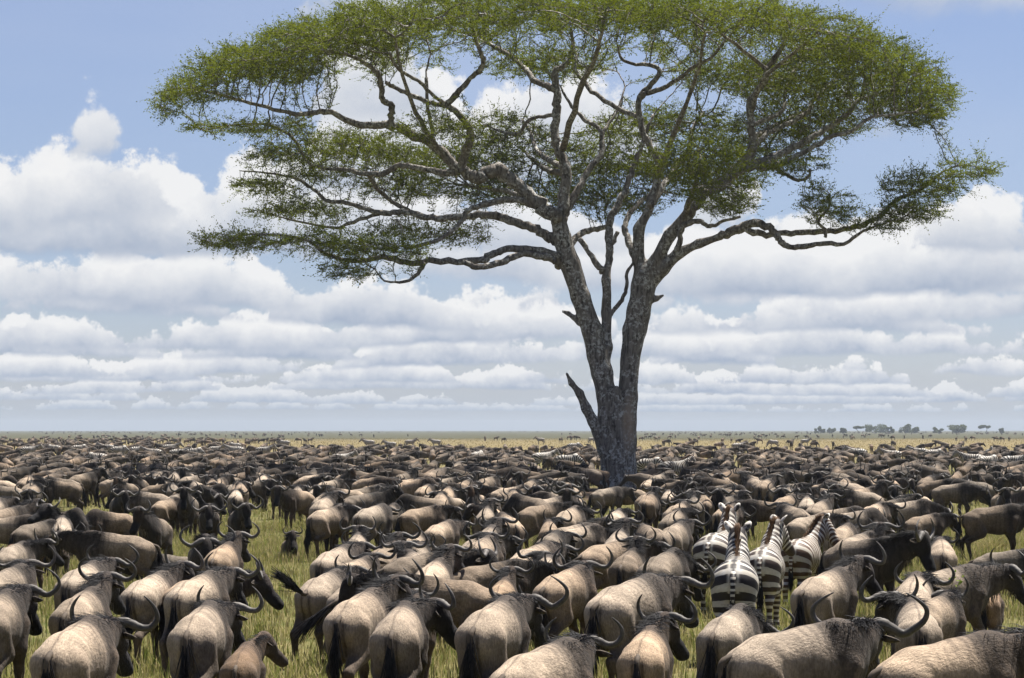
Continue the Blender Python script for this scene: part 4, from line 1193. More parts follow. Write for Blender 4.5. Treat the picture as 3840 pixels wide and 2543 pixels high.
# ------------------------------------------------------------------ poses
POSE = {
 'wa': dict(neck=(6, 0), head=(-52, 0), phase=0.10, horn=.84, seed=1, wind=-.6),
 'wb': dict(neck=(14, -5), head=(-55, -4), phase=0.35, horn=.90, seed=2, horn_shape=.6, wind=.7, mane=1.2),
 'wc': dict(neck=(10, 18), head=(-50, 10), phase=0.60, horn=.80, seed=3, wind=.4),
 'wd': dict(neck=(30, -4), head=(-46, -6), phase=0.82, horn=.86, seed=4, horn_shape=.3, wind=.8),
 'we': dict(neck=(-14, -6), head=(-62, 0), phase=0.22, horn=.88, seed=5, horn_shape=1, wind=-.3),
 'wf': dict(neck=(34, -10), head=(-44, -8), phase=0.45, horn=.80, seed=6, wind=.6),
 'wg': dict(neck=(10, -6), head=(-50, -4), phase=0.70, horn=.97, seed=7, horn_shape=1, wind=.9, mane=1.3),
 'wt': dict(neck=(14, -6), head=(-50, -4), phase=0.30, horn=.80, seed=8, tail=0.9, tail_side=.5, wind=.5),
 'ws': dict(neck=(4, -4), head=(-54, 0), phase=0.55, horn=.82, seed=9, tail=0.35, tail_side=.9, wind=-.5),
 'wh': dict(neck=(8, 30), head=(-48, 14), phase=0.3, horn=1.06, seed=22, horn_shape=1, wind=-.6, mane=1.2),
 'wk': dict(neck=(12, -34), head=(-52, -18), phase=0.5, horn=.86, seed=23, wind=.7),
 'fa': dict(neck=(34, 0), head=(-68, 0), horn=.88, seed=10, horn_shape=.4),
 'fb': dict(neck=(24, 12), head=(-70, 6), horn=.92, seed=11, horn_shape=1),
 'fc': dict(neck=(38, -14), head=(-62, -8), horn=.78, seed=12, blaze=.9),
 'fd': dict(neck=(8, 0), head=(-60, 0), phase=0.5, horn=.95, seed=13, horn_shape=.7),
 'sa': dict(neck=(18, 0), head=(-60, 0), horn=.85, seed=14, wind=.5),
 'sb': dict(neck=(-48, 0), head=(-72, 0), horn=.80, seed=15, wind=-.5),
 'sc': dict(neck=(2, 25), head=(-55, 12), phase=0.15, horn=.84, seed=16, wind=.7, mane=1.3),
 'lb': dict(neck=(42, 78), head=(-30, 45), phase=0.9, horn=.84, seed=17, wind=.3),
 'la': dict(neck=(38, 0), head=(-55, 0), lie=True, horn=.66, seed=18),
 'lc': dict(neck=(-2, 20), head=(-45, 10), lie=True, horn=.8, seed=19, wind=.8, mane=1.4),
 'ca': dict(neck=(24, -20), head=(-42, -16), phase=0.4, calf=True, horn=0, seed=20, beard=0),
 'cb': dict(neck=(32, 8), head=(-55, 8), calf=True, horn=.3, seed=21, beard=0, blaze=.5),
}
vr = np.random.default_rng(77)
for k in ('wa', 'wb', 'wc', 'wd', 'wf', 'wg', 'sa', 'fa'):                # a second individual for the commonest poses
    v = dict(POSE[k])
    v['neck'] = (v['neck'][0] + vr.uniform(-9, 7), v['neck'][1] + vr.uniform(-14, 10)); v['head'] = (v['head'][0] + vr.uniform(-7, 7), v['head'][1] + vr.uniform(-8, 8))
    v['horn'] = float(vr.uniform(.70, 1.0)); v['horn_shape'] = float(vr.uniform(-.5, 1.2)); v['seed'] = 40 + v['seed']; v['build'] = float(vr.uniform(.88, 1.1))
    if v.get('phase') is not None: v['phase'] = (v['phase'] + .37) % 1
    POSE[k + '2'] = v
KIT = {k: kit('w', make_wildebeest(**v)) for k, v in POSE.items()}
ZPOSE = {
 'za': dict(neck=(44, 2), head=(-42, 0), phase=0.15, seed=1, tail_side=.1),
 'zb': dict(neck=(46, -12), head=(-52, -30), phase=0.4, seed=2, tail_side=-.3),
 'zc': dict(neck=(44, 4), head=(-38, -4), phase=0.65, seed=3, tail_side=.3),
 'zd': dict(neck=(44, -28), head=(-55, -50), seed=4),
 'ze': dict(neck=(30, 0), head=(-45, 0), seed=5, res=0.03),
 'zf': dict(neck=(-42, 0), head=(-65, 0), seed=6, res=0.03),
}
ZKIT = {k: kit('z', make_zebra(**v)) for k, v in ZPOSE.items()}

# ------------------------------------------------------------------ animals placed one by one
# (part of the photo, x, y there, which point of the animal, heading, pose, size, tone, label)
REF = {'r': (-0.55, 1.13), 'w': (0.30, 1.25), 'b': (-0.12, 1.20), 'h': (0.90, 1.42), 'l': (-0.1, 0.62)}
G_MOVE, G_FACE, G_REST = 'wildebeest walking away in front', 'wildebeest facing the viewer', 'wildebeest standing in the grass clearing'
W = [
 # left quarter
 (0, 620, 1180, 'w', 30, 'wg', 1.04, (1.10, .25), 'big tan wildebeest with windblown black mane with its broad rump beside a grass gap'),
 (0, 40, 985, 'w', 24, 'wb', 1.02, (.72, .2), 'dark grey-brown wildebeest with upcurled horn beside the big windblown tan one'),
 (0, 130, 800, 'w', 42, 'wc', 1.0, (.85, .1), 'wildebeest with dark shoulder hump just ahead of the dark upcurled-horned one'),
 (0, 500, 860, 'r', 32, 'wb', 1.0, (1.12, .05), 'pale wildebeest with broad horn boss turning right beside the dark resting one'),
 (0, 630, 965, 'w', 26, 'wd', .98, (.95, .2), 'wildebeest with both ears pricked just ahead of the big windblown tan one'),
 (0, 955, 930, 'r', 36, 'wf', .95, (1.15, .1), 'pale-rumped wildebeest with slim upright horns squeezed between two walkers'),
 (0, 1455, 850, 'w', 36, 'wb', 1.0, (1.08, .15), 'wildebeest with dark spine stripe and sharp shoulder hump by the grass strip'),
 (0, 1335, 1185, 'r', 20, 'wb', 1.0, (.95, .15), 'grey-brown wildebeest seen from behind with long black tail tuft beside the calf'),
 (0, 1660, 1440, 'r', 14, 'ca', .74, (.85, .1), 'hornless brown wildebeest calf with large dark ears beside the grass strip'),
 (0, 430, 500, 'r', 4, 'lb', 1.0, (1.0, .0), 'wildebeest with black neck craned back over its pale rump'),
 (0, 830, 580, 'b', -82, 'sa', .98, (.80, .25), 'brown wildebeest standing side-on facing left in front of the clearing'),
 (0, 1000, 400, 'h', 196, 'fc', .98, (.55, .2), 'dark wildebeest facing us with a tan blaze on its forehead'),
 (0, 520, 405, 'w', 150, 'sb', 1.0, (.55, .1), 'dark shaggy wildebeest with lowered head beside the one craning back'),
 (0, 800, 425, 'b', -110, 'sb', .92, (.75, .5), 'shaggy brown wildebeest grazing with its bristly back turned'),
 (0, 40, 460, 'b', 100, 'sa', .95, (.95, .2), 'wildebeest standing side-on behind the reddish young one'),
 (0, 235, 500, 'b', 55, 'we', .95, (.50, .1), 'nearly black wildebeest with lowered head near the one craning back'),
 (0, 150, 640, 'b', 140, 'cb', .82, (.75, .6), 'reddish brown young wildebeest in long grass behind the walkers'),
 (0, 40, 240, 'b', -88, 'sa', 1.02, (.70, .1), 'dull wildebeest side-on next to the dark head-on one'),
 (0, 205, 265, 'h', 180, 'fa', 1.0, (.50, .1), 'dark wildebeest facing us head-on at the far side of the clearing'),
 (0, 1055, 285, 'b', -72, 'sa', 1.0, (.85, .1), 'grey wildebeest side-on with a thick black mane above the clearing'),
 (0, 850, 255, 'h', 176, 'fb', 1.0, (.55, .15), 'dark round-bellied wildebeest facing us in front of the thick-maned one'),
 (0, 1285, 250, 'h', 186, 'fa', 1.02, (.55, .1), 'wildebeest with a long jet-black face at the right of the clearing'),
 (0, 1460, 320, 'h', 180, 'fd', 1.0, (.65, .2), 'wildebeest with thick spreading horns walking toward us beside the long-faced one'),
 (0, 1690, 340, 'h', 176, 'fb', .98, (.55, .1), 'wildebeest with ears held straight out, dark chest toward us'),
 (0, 1445, 520, 'h', 178, 'fd', 1.05, (.50, .1), 'broad-horned wildebeest coming head-on with head lowered into the walkers'),
 (0, 1590, 640, 'w', 22, 'wd', .98, (.90, .6), 'reddish brown wildebeest with ragged neck hair by the grass strip'),
 (0, 1210, 720, 'l', -85, 'lc', 1.0, (.50, .0), 'black-maned wildebeest lying down among the walkers'),
 (0, 1640, 290, 'r', 5, 'wa', .95, (1.15, .0), 'pale round wildebeest rump above the row of dark faces'),
 (0, 1400, 225, 'r', -30, 'sc', 1.0, (1.15, .05), 'pale wildebeest turning away with windblown mane behind the long-faced one'),
 (0, 1130, 170, 'h', 182, 'fa', .98, (.6, .1), 'wildebeest facing us over the thick-maned grey one'),
 (0, 1510, 215, 'h', 180, 'fc', .90, (.8, .4), 'young wildebeest with a bright orange forehead facing us'),
 (0, 440, 185, 'b', -85, 'sb', 1.0, (.6, .2), 'brindled wildebeest grazing side-on beyond the grass clearing'),
 # second quarter
 (1, 300, 268, 'b', -140, 'fb', 1.0, (.85, .45), 'slim brown wildebeest standing three-quarter on in the open grass'),
 (1, 235, 600, 'l', 175, 'la', .80, (.7, .5), 'young wildebeest lying in the grass with only head and small horns showing'),
 (1, 440, 320, 'r', 18, 'we', .92, (.95, .2), 'small wildebeest with striped rump at the edge of the open grass'),
 (1, 640, 262, 'b', -112, 'fb', .98, (1.0, .3), 'tan wildebeest standing behind the small striped-rumped one'),
 (1, 560, 385, 'b', 22, 'wb', 1.0, (.90, .0), 'grey wildebeest walking off with a dark mane and dark hind legs'),
 (1, 870, 368, 'w', 48, 'sc', 1.04, (.95, .0), 'silver-grey wildebeest with long black mane streaks over its shoulder'),
 (1, 960, 200, 'r', 2, 'ws', 1.0, (1.0, .2), 'wildebeest seen squarely from behind at the shade edge, tail hanging'),
 (1, 1150, 392, 'b', 62, 'wa', .98, (.85, .45), 'reddish brown wildebeest walking right between two pale ones'),
 (1, 1480, 232, 'b', -88, 'sb', 1.0, (.70, .5), 'brown wildebeest grazing side-on facing left at the shade edge'),
 (1, 1735, 250, 'b', -118, 'sa', .96, (.85, .4), 'brown wildebeest turned toward us beside the grazing one'),
 (1, 1610, 385, 'w', 6, 'wf', .98, (.85, .1), 'wildebeest raising thin pale horns in the middle of the herd'),
 (1, 1640, 520, 'w', 14, 'wd', 1.0, (.80, .1), 'wildebeest with tightly curled horns directly behind the thin-horned one'),
 (1, 1520, 660, 'r', 26, 'wc', 1.02, (.95, .25), 'wildebeest with pale furry neck walking past the grass patch'),
 (1, 1235, 525, 'r', 40, 'wb', .92, (1.10, .3), 'small tan wildebeest with crescent horns ahead of the furry-necked one'),
 (1, 480, 725, 'r', 36, 'wb', .98, (1.10, .1), 'pale wildebeest with two dark lines down its rump by the open grass'),
 (1, 955, 645, 'w', 22, 'wd', .98, (.70, .3), 'dark-flanked wildebeest walking shoulder to shoulder with the pale one by the grass'),
 (1, 1120, 640, 'w', 12, 'wc', .95, (.70, .1), 'wildebeest whose curled horns rise beyond the dark-flanked one'),
 (1, 1185, 835, 'r', 20, 'wf', .98, (1.18, .2), 'cream-rumped wildebeest with a thin black line along its spine'),
 (1, 390, 915, 'r', 36, 'wt', .95, (1.02, .1), 'wildebeest flicking its black tail upward at the edge of the grass'),
 (1, 610, 965, 'r', 38, 'ws', .92, (1.12, .15), 'pale wildebeest swishing its tail out to the left'),
 (1, 800, 975, 'w', 30, 'wf', 1.02, (1.08, .25), 'large tan wildebeest with a long black mane thrown sideways'),
 (1, 965, 1185, 'r', 12, 'wk', 1.0, (.88, .15), 'wildebeest squarely from behind with head turned sharply right'),
 (1, 1130, 1010, 'w', 16, 'wc', .90, (.85, .6), 'reddish wildebeest with U-shaped horns just ahead of the head-turned one'),
 (1, 1560, 1155, 'r', 28, 'wg', 1.04, (.98, .15), 'heavy wildebeest with wide pale horns and a rump with painted lower shade'),
 (2, 350, 1335, 'w', 46, 'wc', 1.0, (1.10, .2), 'wildebeest with bent shoulder hump and pale back next to the rusty raised-headed one'),
 (1, 1690, 960, 'r', 12, 'wd', .84, (.90, .7), 'small rusty wildebeest with a tufted brown neck'),
 # third quarter
 (2, 385, 262, 'h', 190, 'fa', 1.06, (.70, .35), 'wildebeest with a long black face staring straight at us from mid-herd'),
 (2, 130, 315, 'b', -62, 'sb', 1.0, (.60, .2), 'dark wildebeest with head down beside the staring one'),
 (2, 520, 112, 'b', -92, 'sa', 1.06, (.62, .1), 'big dark wildebeest standing side-on in the shade left of the trunk'),
 (2, 330, 205, 'b', -80, 'sb', .98, (.75, .5), 'brown wildebeest with lowered head in front of the big shaded one'),
 (2, 30, 262, 'b', 80, 'sa', .96, (.95, .3), 'tan wildebeest facing right toward the shaded group'),
 (2, 830, 255, 'b', -90, 'sb', .88, (.85, .3), 'young grey-maned wildebeest grazing beside the bare earth'),
 (2, 690, 445, 'r', 22, 'wa', .98, (1.12, .0), 'silvery wildebeest with black mane line beside the grass patch'),
 (2, 1090, 295, 'r', 2, 'wa', .96, (1.12, .1), 'cream wildebeest rump with a dark tail line facing us'),
 (2, 1195, 350, 'w', 30, 'wc', 1.02, (.98, .3), 'tan wildebeest with a steep dark hump, second in line behind the zebras'),
 (2, 1090, 545, 'r', 26, 'wb', 1.0, (.85, .15), 'grey wildebeest with hooked horn just left of the zebra pair'),
 (2, 1425, 240, 'h', 184, 'fb', 1.04, (.50, .2), 'dark wildebeest with pale knobbed horns facing the zebras'),
 (2, 450, 535, 'b', 58, 'we', .98, (1.15, .1), 'pale wildebeest side-on with a dark shoulder and lowered neck'),
 (2, 725, 605, 'r', 8, 'wf', 1.0, (.98, .05), 'grey-tan wildebeest from behind with black tail hanging over dark thighs'),
 (2, 300, 560, 'w', 22, 'wb', .98, (.55, .1), 'wildebeest with a heavy dark mane among paler ones'),
 (2, 205, 800, 'r', 12, 'wc', .94, (1.18, .05), 'very pale wildebeest hemmed in by crossing horns'),
 (2, 455, 810, 'w', 40, 'wc', 1.0, (1.02, .5), 'warm tan wildebeest with fluffy dark neck, walking right'),
 (2, 935, 880, 'w', 46, 'wg', 1.10, (1.00, .1), 'massive wildebeest with the widest curling horns beside the zebra'),
 (2, 895, 1355, 'r', 12, 'wf', .90, (1.05, .6), 'rusty wildebeest with dark-eared head raised, following the zebra group'),
 (2, 1440, 1200, 'r', 26, 'we', .95, (.95, .05), 'grey wildebeest with folded mane right behind the zebra rump'),
 (3, 430, 1205, 'w', 62, 'wh', 1.08, (1.08, .1), 'huge wildebeest with a great handlebar of horns and dark shoulders'),
 (2, 1120, 690, 'w', 34, 'we', 1.0, (.65, .1), 'wildebeest with thick dark horns lowered left of the zebras'),
 # right quarter
 (3, 270, 345, 'r', 2, 'wa', .98, (1.12, .0), 'pale wildebeest from behind with horns spread level, beyond the zebras'),
 (3, 480, 400, 'b', 72, 'we', .96, (.75, .2), 'grey-brown wildebeest side-on to the right of the zebras'),
 (3, 190, 475, 'r', 58, 'wa', .96, (1.0, .1), 'tan wildebeest half hidden by the striped zebra necks'),
 (3, 690, 395, 'r', 36, 'ws', 1.02, (1.12, .3), 'cream and brown wildebeest with its tail streaming left'),
 (3, 960, 350, 'b', 68, 'we', 1.0, (1.05, .1), 'pale wildebeest standing right behind the tail-streaming one'),
 (3, 1080, 445, 'b', 58, 'wa', .86, (.75, .4), 'small dark-headed wildebeest at the edge of a grass patch'),
 (3, 885, 190, 'h', 180, 'fd', 1.04, (.55, .1), 'dark wildebeest with very wide horns facing us beyond the tail-streaming one'),
 (3, 75, 235, 'h', 184, 'fb', 1.02, (.50, .1), 'black-faced wildebeest facing us beyond the zebra ears'),
 (3, 350, 135, 'h', 178, 'fa', 1.02, (.60, .2), 'wildebeest facing us in the shade with upright horns, right of the tree'),
 (3, 1040, 130, 'h', 182, 'fc', .98, (.75, .5), 'brown wildebeest with orange brow standing four-square'),
 (3, 1225, 115, 'h', 186, 'fd', 1.02, (.55, .1), 'wildebeest with pale flat horns next to the orange-browed one'),
 (3, 1440, 205, 'b', -98, 'sb', 1.05, (.55, .0), 'dark wildebeest grazing with long black mane fringe in tall grass'),
 (3, 1560, 385, 'b', 74, 'sa', 1.04, (.50, .4), 'dark chocolate wildebeest standing side-on beside tall grass stalks'),
 (3, 800, 605, 'w', 128, 'fb', 1.06, (.55, .1), 'dark bull wildebeest with heavy horns turning toward us'),
 (3, 1220, 665, 'r', -4, 'wa', .96, (1.10, .2), 'pale wildebeest rump beside the dark turning bull'),
 (3, 480, 825, 'w', 38, 'wd', 1.02, (1.08, .15), 'tan wildebeest with furry raised hump right of the zebras'),
 (3, 1055, 1150, 'r', -8, 'wc', .98, (1.00, .1), 'wildebeest showing two dark stripes down its hind thighs'),
 (3, 1375, 805, 'w', 62, 'wg', 1.02, (1.05, .1), 'pale-flanked wildebeest with dark shoulders behind a leafy weed'),
 (3, 1480, 1290, 'w', 60, 'wk', 1.06, (1.08, .4), 'large tawny wildebeest with stretched back beside the handlebar-horned one'),
 (3, 1660, 690, 'l', 80, 'lc', 1.0, (.65, .0), 'grey wildebeest lying in grass ahead of the pale-flanked one'),
 (3, 1600, 90, 'h', 182, 'fa', 1.03, (.6, .1), 'tall dark-faced wildebeest with wide horns beyond the fringed grazer'),
]
Z = [
 (2, 1550, 762, 4, 'za', 1.0, (1, .05), 'zebra seen from behind with thick black and cream rump bands'),
 (2, 1395, 572, 14, 'zc', 1.0, (1, .3), 'zebra with brown-black stripes ahead of the thick-banded one'),
 (2, 1742, 672, 8, 'zb', .96, (1, .35), 'zebra with a dark brown mane turning its head right'),
 (3, 195, 612, 16, 'zd', .90, (1, .85), 'young zebra with rusty brown shadow stripes and head turned right'),
]
ZREF = (-0.5, 1.27)


def crop_px(c, x, y): return 960 * c + 0.5375 * x, 1700 + 0.5375 * y


ITEMS = []                     # kind, x, y, heading, pose, scale, tone, label, group, fixed
for c, x, y, ref, hd, pose, sc, tone, lab in W:
    sc *= 0.91
    lx, lz = REF[ref]
    g = G_FACE if 150 <= abs(hd) <= 210 else (G_MOVE if abs(hd) < 66 else G_REST)
    if abs(hd) < 66: hd *= 0.6 if abs(hd) < 50 else 0.78
    hd += math.degrees(math.atan2(crop_px(c, x, y)[0] - 1920, FPX))        # headings were read off against the line of sight
    X, Y = px_ground(*crop_px(c, x, y), lz * sc)
    h = R(hd)
    X -= lx * sc * math.sin(h); Y -= lx * sc * math.cos(h)
    if pose + '2' in POSE and vr.uniform() < .5: pose += '2'
    ITEMS.append(['w', X, Y, hd, pose, sc, tone, lab, g])
for c, x, y, hd, pose, sc, tone, lab in Z:
    sc *= 0.96
    lx, lz = ZREF
    hd += 0.6 * math.degrees(math.atan2(crop_px(c, x, y)[0] - 1920, FPX))
    X, Y = px_ground(*crop_px(c, x, y), lz * sc)
    X -= lx * sc * math.sin(R(hd)); Y -= lx * sc * math.cos(R(hd))
    ITEMS.append(['z', X, Y, hd, pose, sc, tone, lab, 'zebras walking with the herd'])

LX = np.array([-0.58, -0.2, 0.2, 0.95]); LR = np.array([0.205, 0.22, 0.225, 0.12])


def circles(pos, hd, sc):
    d = np.stack([np.sin(np.radians(hd)), np.cos(np.radians(hd))], 1)
    return pos[:, None] + d[:, None] * (LX[None] * sc[:, None])[..., None], LR[None] * sc[:, None]


def relax(pos, hd, sc, it=120, lim=0.5):
    p0 = pos.copy(); n = len(pos)
    for _ in range(it):
        C, Rr = circles(pos, hd, sc)
        a = C.reshape(-1, 2); r = Rr.reshape(-1); own = np.repeat(np.arange(n), 4)
        D = a[:, None] - a[None]; L = np.sqrt((D ** 2).sum(-1)) + 1e-6
        ov = (r[:, None] + r[None]) - L
        ov[own[:, None] == own[None]] = 0; ov = np.maximum(ov, 0)
        push = (D / L[..., None] * (ov * 0.25)[..., None]).sum(1)
        mv = np.zeros_like(pos); np.add.at(mv, own, push)
        pos = pos + np.clip(mv, -0.06, 0.06) * np.array([1.0, 0.8])
        dd = pos - p0; q = np.linalg.norm(dd, axis=1)[:, None]
        pos = p0 + dd * np.minimum(1, lim / np.maximum(q, 1e-6))
    return pos


_p = relax(np.array([[i[1], i[2]] for i in ITEMS]), np.array([i[3] for i in ITEMS]), np.array([i[5] for i in ITEMS]))
for i, q in zip(ITEMS, _p): i[1], i[2] = float(q[0]), float(q[1])
for k, x, y, hd, pose, sc, tone, lab, g in ITEMS:
    place(k, (KIT if k == 'w' else ZKIT)[pose], x, y, hd, sc, tone, None, lab, g, True)

# ------------------------------------------------------------------ the rest of the herd
fr = np.random.default_rng(21)
TX, TY = at(2325, 1836)[:2]
occ, occr = [], []


def occupy(x, y, hd, sc):
    C, Rr = circles(np.array([[x, y]]), np.array([hd]), np.array([sc]))
    occ.append(C[0]); occr.append(Rr[0])


for i in ITEMS: occupy(i[1], i[2], i[3], i[5])
ZFAR = [(2441, 1722, 120), (2527, 1732, 62), (3344, 1688, -88), (3446, 1680, -80), (3506, 1685, 85), (3711, 1683, 178), (3706, 1710, 70), (3803, 1710, 95),
        (3646, 1704, -75), (3214, 1683, -100), (362, 1699, -85), (110, 1676, 80), (400, 1666, -90), (670, 1683, 88), (730, 1683, 95), (881, 1677, -85), (811, 1672, 90),
        (519, 1677, 85), (573, 1683, -80), (990, 1674, 85), (1383, 1652, -90), (1464, 1656, -85), (1539, 1650, 88), (1634, 1649, -92), (2026, 1642, -88), (2155, 1664, 92),
        (2220, 1640, 85), (1793, 1693, 30), (2037, 1699, 60), (2134, 1710, 100), (1066, 1652, -90), (300, 1672, 90), (200, 1668, -88), (450, 1678, 92), (2900, 1650, -90), (3020, 1646, 85),
        (2770, 1662, 80), (640, 1668, 90), (880, 1660, -90), (1280, 1700, 70)]
for px, py, hd in ZFAR:
    X, Y = px_ground(px, py, 1.27)
    occupy(X, Y, hd, 1.0)
    where = 'beside the acacia trunk' if Y < 52 * FAR else ('among the dense herd' if Y < 85 * FAR else 'far out on the plain')
    look = 'facing left' if hd < 0 else ('facing the viewer' if 150 < hd else ('walking away' if hd < 65 else 'facing right'))
    place('z', ZKIT['ze' if fr.uniform() < .7 else 'zf'], X, Y, hd, fr.uniform(.94, 1.04), (1, fr.uniform(0, .5)), None,
          'striped zebra %s %s' % (look, where), 'zebras scattered through the far herd', False)

HERD = []


def scatter(n, y0, y1, xr=0.60, skip=None, spread=True):
    y0, y1, xr = y0 * FAR, y1 * FAR, xr / FAR
    tries = 0; got = 0
    A = np.concatenate(occ); B = np.concatenate(occr)
    loc = [(A, B)]
    newC, newR = [], []
    while got < n and tries < n * 14:
        tries += 1
        y = math.sqrt(fr.uniform(y0 * y0, y1 * y1)); x = fr.uniform(-xr, xr) * y
        if math.hypot(x - TX, y - TY) < 2.3: continue
        if skip and skip(x, y / FAR): continue
        u = fr.uniform()
        if y < 26 * FAR: u *= .40
        hd = fr.normal(22, 22) if u < .36 else (fr.normal(-90, 25) if u < .54 else (fr.normal(90, 25) if u < .70 else fr.normal(180, 28)))
        sc = fr.uniform(.82, .98)
        C, Rr = circles(np.array([[x, y]]), np.array([hd]), np.array([sc])); C, Rr = C[0], Rr[0]
        m = np.abs(A[:, 1] - y) < 3
        D = np.linalg.norm(A[m][None] - C[:, None], axis=-1) if m.any() else np.full((4, 1), 9.0)
        if m.any() and (D < (B[m][None] + Rr[:, None]) * 0.94).any(): continue
        if newC:
            A2 = np.array(newC).reshape(-1, 2); B2 = np.array(newR).reshape(-1)
            D = np.linalg.norm(A2[None] - C[:, None], axis=-1)
            if (D < (B2[None] + Rr[:, None]) * 0.94).any(): continue
        newC.append(C); newR.append(Rr)
        HERD.append((x, y, hd, sc)); got += 1
    occ.extend(newC); occr.extend(newR)


def to_px(x, y, z=0.0): return 1920 + x * FPX / y, HOR + (CAM_H - z) * FPX / y


def clearing(x, y):
    px, py = to_px(x, y * FAR, 0.5)
    if y < 24.5: return True
    if 2170 < px < 2420 and 33 < y < 44: return True             # bare earth in front of the trunk
    if y < 29 and (px < 620 or 1000 < px < 1330 or 2150 < px < 2400 or 3480 < px < 3750): return True
    if y < 34 and 250 < px < 420: return True
    return False




def front_gap(x, y):
    px, py = to_px(x, y * FAR, 0.6)
    for x0, x1, y0, y1 in ((820, 1200, 1840, 2600), (40, 980, 1790, 2110), (3360, 3900, 1800, 2210), (2150, 2350, 1850, 1960), (3480, 3790, 1850, 2130), (980, 1160, 1850, 2050), (2600, 3160, 1990, 2230)):
        if x0 < px < x1 and y0 < py < y1: return True
    return not (-40 < px < 3880)


scatter(46, 10.5, 26, .54, front_gap, True)
scatter(450, 25, 50, .55, clearing)
scatter(380, 50, 80, .55)
scatter(260, 78, 112, .57, lambda x, y: fr.uniform() < .3 + .25 * math.sin(x * .11 + y * .05))
scatter(230, 100, 215, .58, lambda x, y: x / y > -.28 + .08 * math.sin(y * .07))                     # the dusty mass on the left
scatter(90, 112, 260, .58, lambda x, y: math.sin(x * .055 + 1.2 * math.sin(y * .03)) < .25)
scatter(150, 260, 520, .58, lambda x, y: math.sin(x * .03 + 2 * math.sin(y * .012)) < .1)
scatter(420, 520, 1300, .58, lambda x, y: math.sin(x * .012 + 2 * math.sin(y * .006)) < -.2)
HERD.sort(key=lambda h: h[1])
n_ind = max(0, 300 - sum(1 for i in ITEMS if i[0] == 'w'))
AWAY, SIDE, FRONT = ['wa', 'wk', 'wc', 'wd', 'we', 'wf', 'ws'], ['sa', 'sb', 'sc', 'sa', 'we'], ['fa', 'fb', 'fd', 'fa', 'fb', 'fc']
for x, y, hd, sc in HERD[:n_ind]:
    a = (hd + 180) % 360 - 180
    if abs(a) < 62: ps, look = AWAY, 'walking away'
    elif abs(a) > 145: ps, look = FRONT, 'facing the viewer'
    else: ps, look = SIDE, 'side-on facing ' + ('left' if a < 0 else 'right')
    pose = ps[fr.integers(len(ps))]
    base_pose = pose
    if pose + '2' in POSE and fr.uniform() < .5: pose += '2'
    if fr.uniform() < .05: pose, sc = 'cb', sc * .78
    br = float(fr.choice([.55, .7, .85, 1.0, 1.12], p=[.22, .22, .22, .18, .16])); wm = float(fr.uniform(0, .5))
    coat = {.55: 'blackish', .7: 'dark', .85: 'dull', 1.0: 'light', 1.12: 'pale'}[br] + (' grey' if wm < .17 else (' rusty' if wm > .36 else ' brown'))
    px, _ = to_px(x, y)
    dt = math.hypot(x - TX, y - TY)
    manner = {'wk': ' with head turned right', 'wc': ' with head turned left', 'wd': ' with head raised', 'we': ' with head low', 'wf': ' with head high', 'ws': ' swishing its tail', 'sc': ' with windblown mane', 'fd': ' striding', 'fc': ' with orange forehead', 'fb': ' with head cocked'}.get(base_pose, '')
    where = 'close to the acacia trunk' if dt < 14 else ('in the packed herd behind the acacia' if y > TY + 4 else ('in the herd left of the acacia' if px < 2150 else 'in the herd right of the acacia'))
    if pose == 'cb': coat = 'young ' + coat
    if pose == 'sb': look = look.replace('side-on', 'grazing side-on')
    if y < 26 * FAR: where = 'threading between the nearer walkers'
    if len((coat + look + manner + where).split()) > 13: manner = ''
    place('w', KIT[pose], x, y, hd, sc, (br, wm), None, '%s wildebeest %s%s %s' % (coat, look, manner, where), 'wildebeest of the packed middle herd', y < 26 * FAR, fr.uniform() < .5)


def low_wildebeest(res, neck, head, segs):
    """cheap far-off animal: verts, quads, tris, colours"""
    nb = np.array([0.47, 0, 1.085]); f1, s1, u1 = rot(R(neck), 0); poll = nb + f1 * 0.5; hf, hs, hu = rot(R(head), 0)
    caps = [Cap((0.32, 0, 0.97), (0.0, 0, 0.95), .34, .31, .72, col=(.11, .09, .07)), Cap((0.37, 0, 1.16), (0.1, 0, 1.08), .17, .14, .7, col=(.10, .08, .065)),
            Cap((0.0, 0, .93), (-.6, 0, .92), .30, .22, .88, col=(.31, .245, .185)), Cap((-.58, .1, .9), (-.6, .1, .6), .15, .10, col=(.22, .17, .125)), Cap((-.58, -.1, .9), (-.6, -.1, .6), .15, .10, col=(.22, .17, .125)),
            Cap(nb, poll, .21, .13, .7, col=(.10, .08, .068)), Cap(poll, poll + hf * .43, .115, .08, .85, col=(.026, .024, .026))]
    V, F = blend_mesh(caps, res, .022, .1)
    c, _, _ = body_attrs(V, caps, .05)
    b = Bag(); b.add(V, F, None, c)
    for sx, sy, z0 in ((.36, .13, .75), (.36, -.13, .75), (-.66, .12, .66), (-.66, -.12, .66)):
        v, q, t = tube([(sx, sy, z0), (sx + (.02 if sx > 0 else -.06), sy, .42), (sx, sy, 0.0)], [.085, .05, .042], 4, False)
        b.add(v, q, None, (.12, .09, .07))
    Wv = -hf * .8 + hu * .6
    O = poll + Wv * .08 + hf * .03
    for sd in (1, -1):
        P = np.array([O + hs * sd * a + Wv * u_ for a, u_ in ((.02, .02), (.17, 0), (.32, 0), (.36, .13), (.28, .27))])
        v, q, t = tube(P[:segs], np.array([.05, .045, .034, .026, .01])[:segs], 3, False)
        b.add(v, q, None, (.16, .15, .145))
    return np.concatenate(b.v), np.concatenate(b.q), np.concatenate(b.c)


